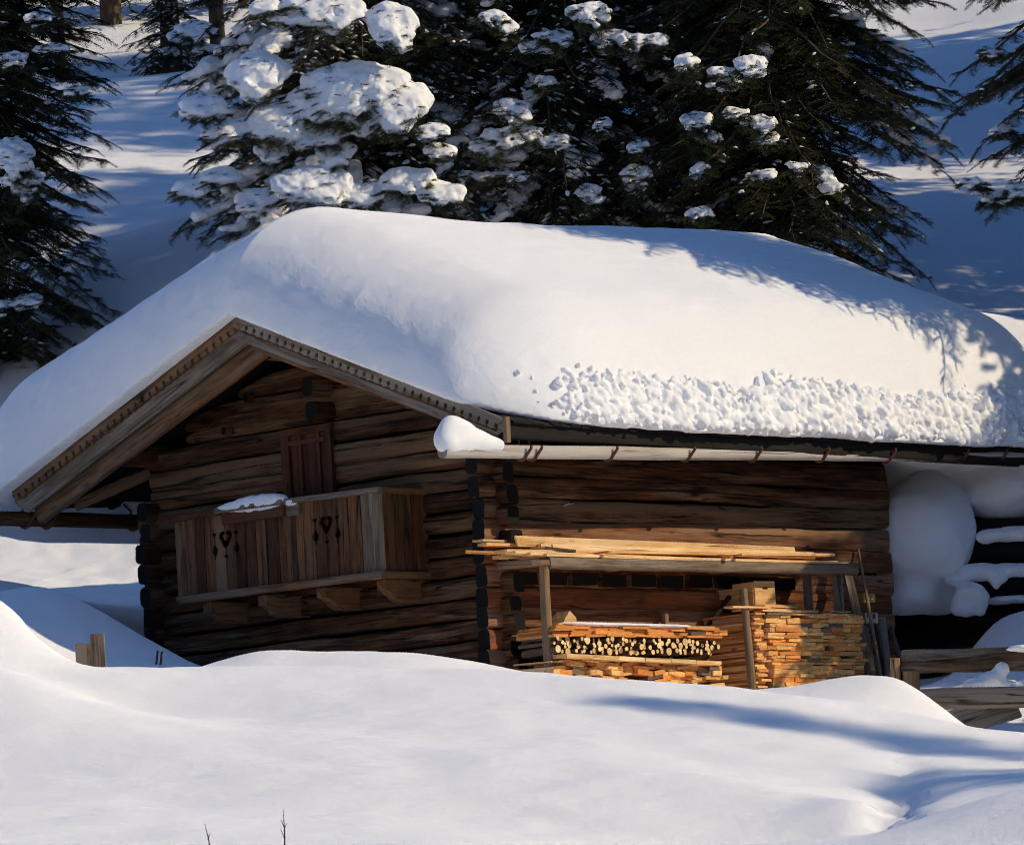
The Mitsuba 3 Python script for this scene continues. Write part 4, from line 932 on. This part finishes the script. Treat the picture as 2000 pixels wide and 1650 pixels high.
    for p, d, sl in snow_lumps[1]:
        nv = np.array([0, 0, 1.0]) - d * d[2]; nv /= np.linalg.norm(nv) + 1e-9
        ftri.append(FINE[r.integers(0, 4)].reshape(-1, 3) @ (np.stack([d, np.cross(nv, d), nv], 1) * sl).T + p)
    tri = np.vstack([x for x in (ftri + ctri)])
    put(t + '__crown', (tri, np.arange(len(tri)).reshape(-1, 3)), 'needles')
    if limbs: put(t + '__limbs', join([l[:2] for l in limbs]), 'bark', smooth=True, kind='stuff')
    meshes = []
    allb = list(snow_lumps[0]) + balls
    if allb: meshes.append(blob(allb, lump_h, 0.08 if seed == 21 else 0.045, 0.042 if seed == 21 else 0.055, 6.0 if seed == 21 else 8.0, seed))
    if dab:
        V, F = [], []
        for c, d, a, b, h_, kk in dab:
            v0, f0 = DABS[kk]
            s = np.cross([0, 0, 1.0], d); s /= np.linalg.norm(s) + 1e-9
            F.append(f0 + sum(map(len, V))) if False else None
            V.append(c + v0[:, :1] * d * a + v0[:, 1:2] * s * b + v0[:, 2:] * np.array([0, 0, h_]))
        n = len(DABS[0][0])
        F = np.vstack([DABS[x[5]][1] + k * n for k, x in enumerate(dab)])
        meshes.append((np.vstack(V), F))
    if meshes: put(t + '__snow_load', join(meshes), 'snow', smooth=True)
    return t
DABS = []
for k in range(4):
    m = trimesh.creation.icosphere(1)
    v = np.array(m.vertices) * (1 + (meshkit.noise(np.array(m.vertices) * 1.7 + 20 * k, k)[:, None] - 0.5) * 0.9)
    v[:, 2] = np.where(v[:, 2] < 0, v[:, 2] * 0.5, v[:, 2])
    DABS.append((v, np.array(m.faces)))

def tree_spot(px, depth):
    p = at(px, 700, depth)
    return np.array([p[0], p[1], gz(p[0], p[1])])

clump_rs = np.random.default_rng(12)
def clump(depth, *strokes):
    """Snow lying on a spruce's boughs, each stroke (px, py, half width px, half height px[, towards the eye]): fingers run out and down from the bough's
    root, thinning, as the fronds carry them. Returns the balls of the snow and the fronds that stick out from under it."""
    out, fronds = [], []
    k = depth / FOCAL
    for s in strokes:
        px, py, rw, rh = s[:4]
        if px > 880 and rw < 60: rw, rh = rw * 0.95, rh * 1.1
        fwd = s[4] if len(s) > 4 else 0.0
        top = at(px + clump_rs.uniform(-0.2, 0.2) * rw, py - 0.55 * rh, depth - fwd + 0.25)
        nf = int(4 + rw * rh / 420 + rw / 16)
        base_r = (0.36 if rw * rh > 1400 and px < 880 else 0.27 if px < 880 else 0.17) * min(rw, rh) * k + 0.018
        for q in range(nf):
            a = math.pi * (q + clump_rs.uniform(0.1, 0.9)) / nf
            rr = clump_rs.uniform(0.55, 1.0)
            top_q = top - np.append(HR, 0) * math.cos(a) * rw * k * clump_rs.uniform(0.25, 0.6) - np.array([0, 0, abs(math.cos(a)) * rh * k * 0.35])
            end = at(px - math.cos(a) * rw * rr, py - 0.30 * rh + math.sin(a) ** 0.8 * rh * 1.3 * rr, depth - fwd - 0.75 * math.sin(a) * rh * k - 0.10)
            n = max(4, int(np.linalg.norm(end - top_q) / 0.06))
            bow = np.array([0, 0, 1.0]) * 0.12 * np.linalg.norm(end - top_q)
            for i in range(n + 1):
                u = i / n
                r_ = base_r * (0.55 + 0.62 * math.sin(math.pi * min(1.0, 0.12 + 0.88 * u ** 0.8)) - 0.12 * u) * clump_rs.uniform(0.75, 1.15)
                p = top_q + (end - top_q) * u + bow * math.sin(math.pi * u) + clump_rs.normal(0, 0.2, 3) * base_r
                out.append((*p, r_ * 1.3, r_ * 1.3, r_ * 0.7))
                if clump_rs.uniform() < 0.16:
                    d = np.array([clump_rs.uniform(-.5, .5), clump_rs.uniform(-.5, .5), 0.25]) - np.append(HD, 0) * 0.8
                    fronds.append((p, d / np.linalg.norm(d), r_ * 1.3 + clump_rs.uniform(0.08, 0.16)))
                if u > 0.25 and clump_rs.uniform() < 0.75:
                    d = (end - top_q) / np.linalg.norm(end - top_q)
                    d = d + np.append(HR, 0) * clump_rs.uniform(-0.9, 0.9) - np.append(HD, 0) * clump_rs.uniform(0, 0.7) + np.array([0, 0, clump_rs.uniform(-0.5, 0.1)])
                    fronds.append((p - np.array([0, 0, 0.75 * r_]), d / np.linalg.norm(d), clump_rs.uniform(0.16, 0.30) + r_ * 0.9))
    return out, fronds

A0, B0, C0 = tree_spot(700, 77.8), tree_spot(1130, 78.6), tree_spot(1560, 77.0)
lumpsA = clump(75.4, (645, 32, 58, 34), (765, 50, 34, 62), (500, 150, 42, 60), (690, 170, 100, 52), (640, 200, 80, 40), (775, 205, 46, 55), (720, 235, 50, 35), (545, 240, 44, 44), (590, 268, 30, 25), (640, 265, 32, 30), (655, 305, 24, 34), (600, 368, 66, 48, 0.2), (505, 395, 40, 28), (790, 355, 48, 26), (695, 385, 50, 28), (860, 380, 40, 20),
               (395, 212, 40, 26), (425, 270, 36, 18), (470, 262, 36, 20), (375, 374, 32, 14), (430, 350, 36, 16), (530, 300, 30, 14), (840, 262, 26, 14), (860, 300, 20, 12), (600, 10, 40, 14), (560, 40, 26, 14), (520, 20, 22, 12))
lumpsB = clump(76.2, (1150, 30, 40, 32), (1085, 78, 44, 18), (1190, 80, 44, 20), (1240, 85, 34, 20), (1050, 100, 36, 14), (1000, 220, 34, 36), (1000, 268, 62, 26), (950, 290, 26, 26), (1080, 280, 28, 20), (1246, 290, 16, 16), (1240, 350, 28, 44), (1155, 385, 22, 34), (1175, 250, 12, 20), (1065, 165, 14, 14), (1000, 345, 36, 10), (930, 350, 40, 12), (1285, 80, 20, 14), (990, 60, 20, 30), (960, 40, 22, 16))
lumpsC = clump(75.2, (1362, 240, 26, 30), (1380, 275, 24, 18), (1370, 335, 18, 18), (1408, 152, 24, 26), (1465, 132, 30, 24), (1340, 130, 20, 34), (1480, 245, 36, 18), (1500, 275, 24, 12), (1365, 425, 24, 14), (1440, 225, 30, 10), (1490, 345, 26, 8), (1560, 330, 14, 14))
spruce(A0, 19, 2.45, 1.2, (6.0, 11.6), 21, label='snow-laden spruce behind the left half of the roof', dabs=0.75, density=1.15, snow_lumps=lumpsA, taper=0.75, snow_pads=0.45)
spruce(B0, 21, 2.75, 1.0, (6.0, 11.8), 22, label='tall spruce behind the roof ridge with patches of sunlit snow', dabs=0.5, density=1.2, snow_lumps=lumpsB, taper=0.75, snow_pads=0.22)
spruce(C0, 20, 2.15, 1.0, (6.0, 11.6), 23, label='dark spruce behind the right part of the roof with little snow', dabs=0.12, density=1.3, snow_lumps=lumpsC, taper=0.72, snow_pads=0.05)
D0 = tree_spot(1390, 81.0); spruce(D0, 20, 2.3, 1.0, (6.5, 12.0), 24, label='spruce standing half hidden between the two right-hand spruces', dabs=0.12, density=0.9)
E0 = tree_spot(-40, 80.0); spruce(E0, 17, 2.0, 0.5, (4.4, 12.6), 25, label='shaded spruce at the left edge of the picture', dabs=0.16, density=1.25, taper=0.55, droop=0.42,
    snow_lumps=clump(78.4, (20, 310, 36, 60), (45, 360, 30, 40), (20, 120, 30, 16), (20, 600, 46, 16), (70, 40, 20, 12), (100, 100, 36, 10), (60, 590, 30, 10), (150, 180, 24, 8)))
F0 = tree_spot(2235, 67.7); spruce(F0, 15, 2.15, 5.2, (5.2, 11.2), 26, label='spruce reaching in from the right edge of the picture', dabs=0.12, density=1.25, taper=0.6, droop=0.45,
    snow_lumps=clump(67.6, (1900, 362, 24, 8), (1950, 390, 34, 12), (1990, 375, 24, 10), (1930, 110, 20, 5), (1960, 260, 26, 5)))
# small trees on the slope at the upper left
G0 = tree_spot(365, 105); spruce(G0, 5.2, 1.0, 0.2, (12, 20), 27, label='small snow-covered spruce high on the slope, upper left', dabs=0.6, density=0.9, snow_lumps=clump(104.3, (385, 60, 40, 26), (350, 75, 22, 16), (400, 100, 24, 14), (330, 105, 14, 10)), lump_h=0.05)
H0 = tree_spot(146, 103.5); spruce(H0, 16, 1.9, 2.6, (12, 20), 28, label='bare lower trunk of a spruce on the upper left slope', dabs=0.3, density=0.8, trunk_r=0.11)
I0 = tree_spot(457, 107); spruce(I0, 16, 1.8, 2.2, (12, 20), 29, label='spruce with a sunlit trunk between the small spruce and the big ones', dabs=0.3, density=0.8, trunk_r=0.15)
for n, (px, dp, h_) in enumerate(((40, 116, 14), (250, 112, 13), (560, 113, 15), (330, 121, 14))):
    spruce(tree_spot(px, dp), h_, 1.9, 1.0, (0, 0), 60 + n, label='dark background spruce standing in the wood along the top left edge', group='spruces of the wood at the top left', coarse_scale=0.8)
# spruces far out on the sunny side whose tips throw the long streaks over the near snow
SUN_N = SUN / np.linalg.norm(SUN)
for n, (px, py, dp, dist, r_) in enumerate(((1120, 1376, 54.3, 40, 2.6), (1690, 1500, 51.2, 36, 3.6), (1800, 1540, 50.0, 30, 3.6), (1745, 1522, 50.6, 33, 3.8), (1850, 1558, 49.3, 28, 3.8), (1680, 1032, 66.4, 20, 4.6))):
    tip = at(px, py, dp) + SUN_N * dist
    z0 = gz(tip[0], tip[1])
    spruce((tip[0], tip[1], z0), tip[2] - z0 + 0.3, r_, 1.5, (0, 0), 120 + n, taper=0.6 if n == 5 else 0.8, label='tall spruce far out on the sunny side of the hut', group='far spruces on the sunny side', limb=False)
# the rest of the wood on the sunny side, outside the picture, whose shade falls on the slope and the hut's end
for n, (s_, t_, h_, r_) in enumerate(SHADE):
    x_, y_ = from_st(s_, t_)
    spruce((x_, y_, gz(x_, y_)), h_, r_, 1.2, (0, 0), 80 + n, label='tall spruce of the wood on the sunny side of the hut', group='spruces on the sunny side', coarse_scale=0.9, limb=False, density=2.0 if h_ < 9 else 1.0)
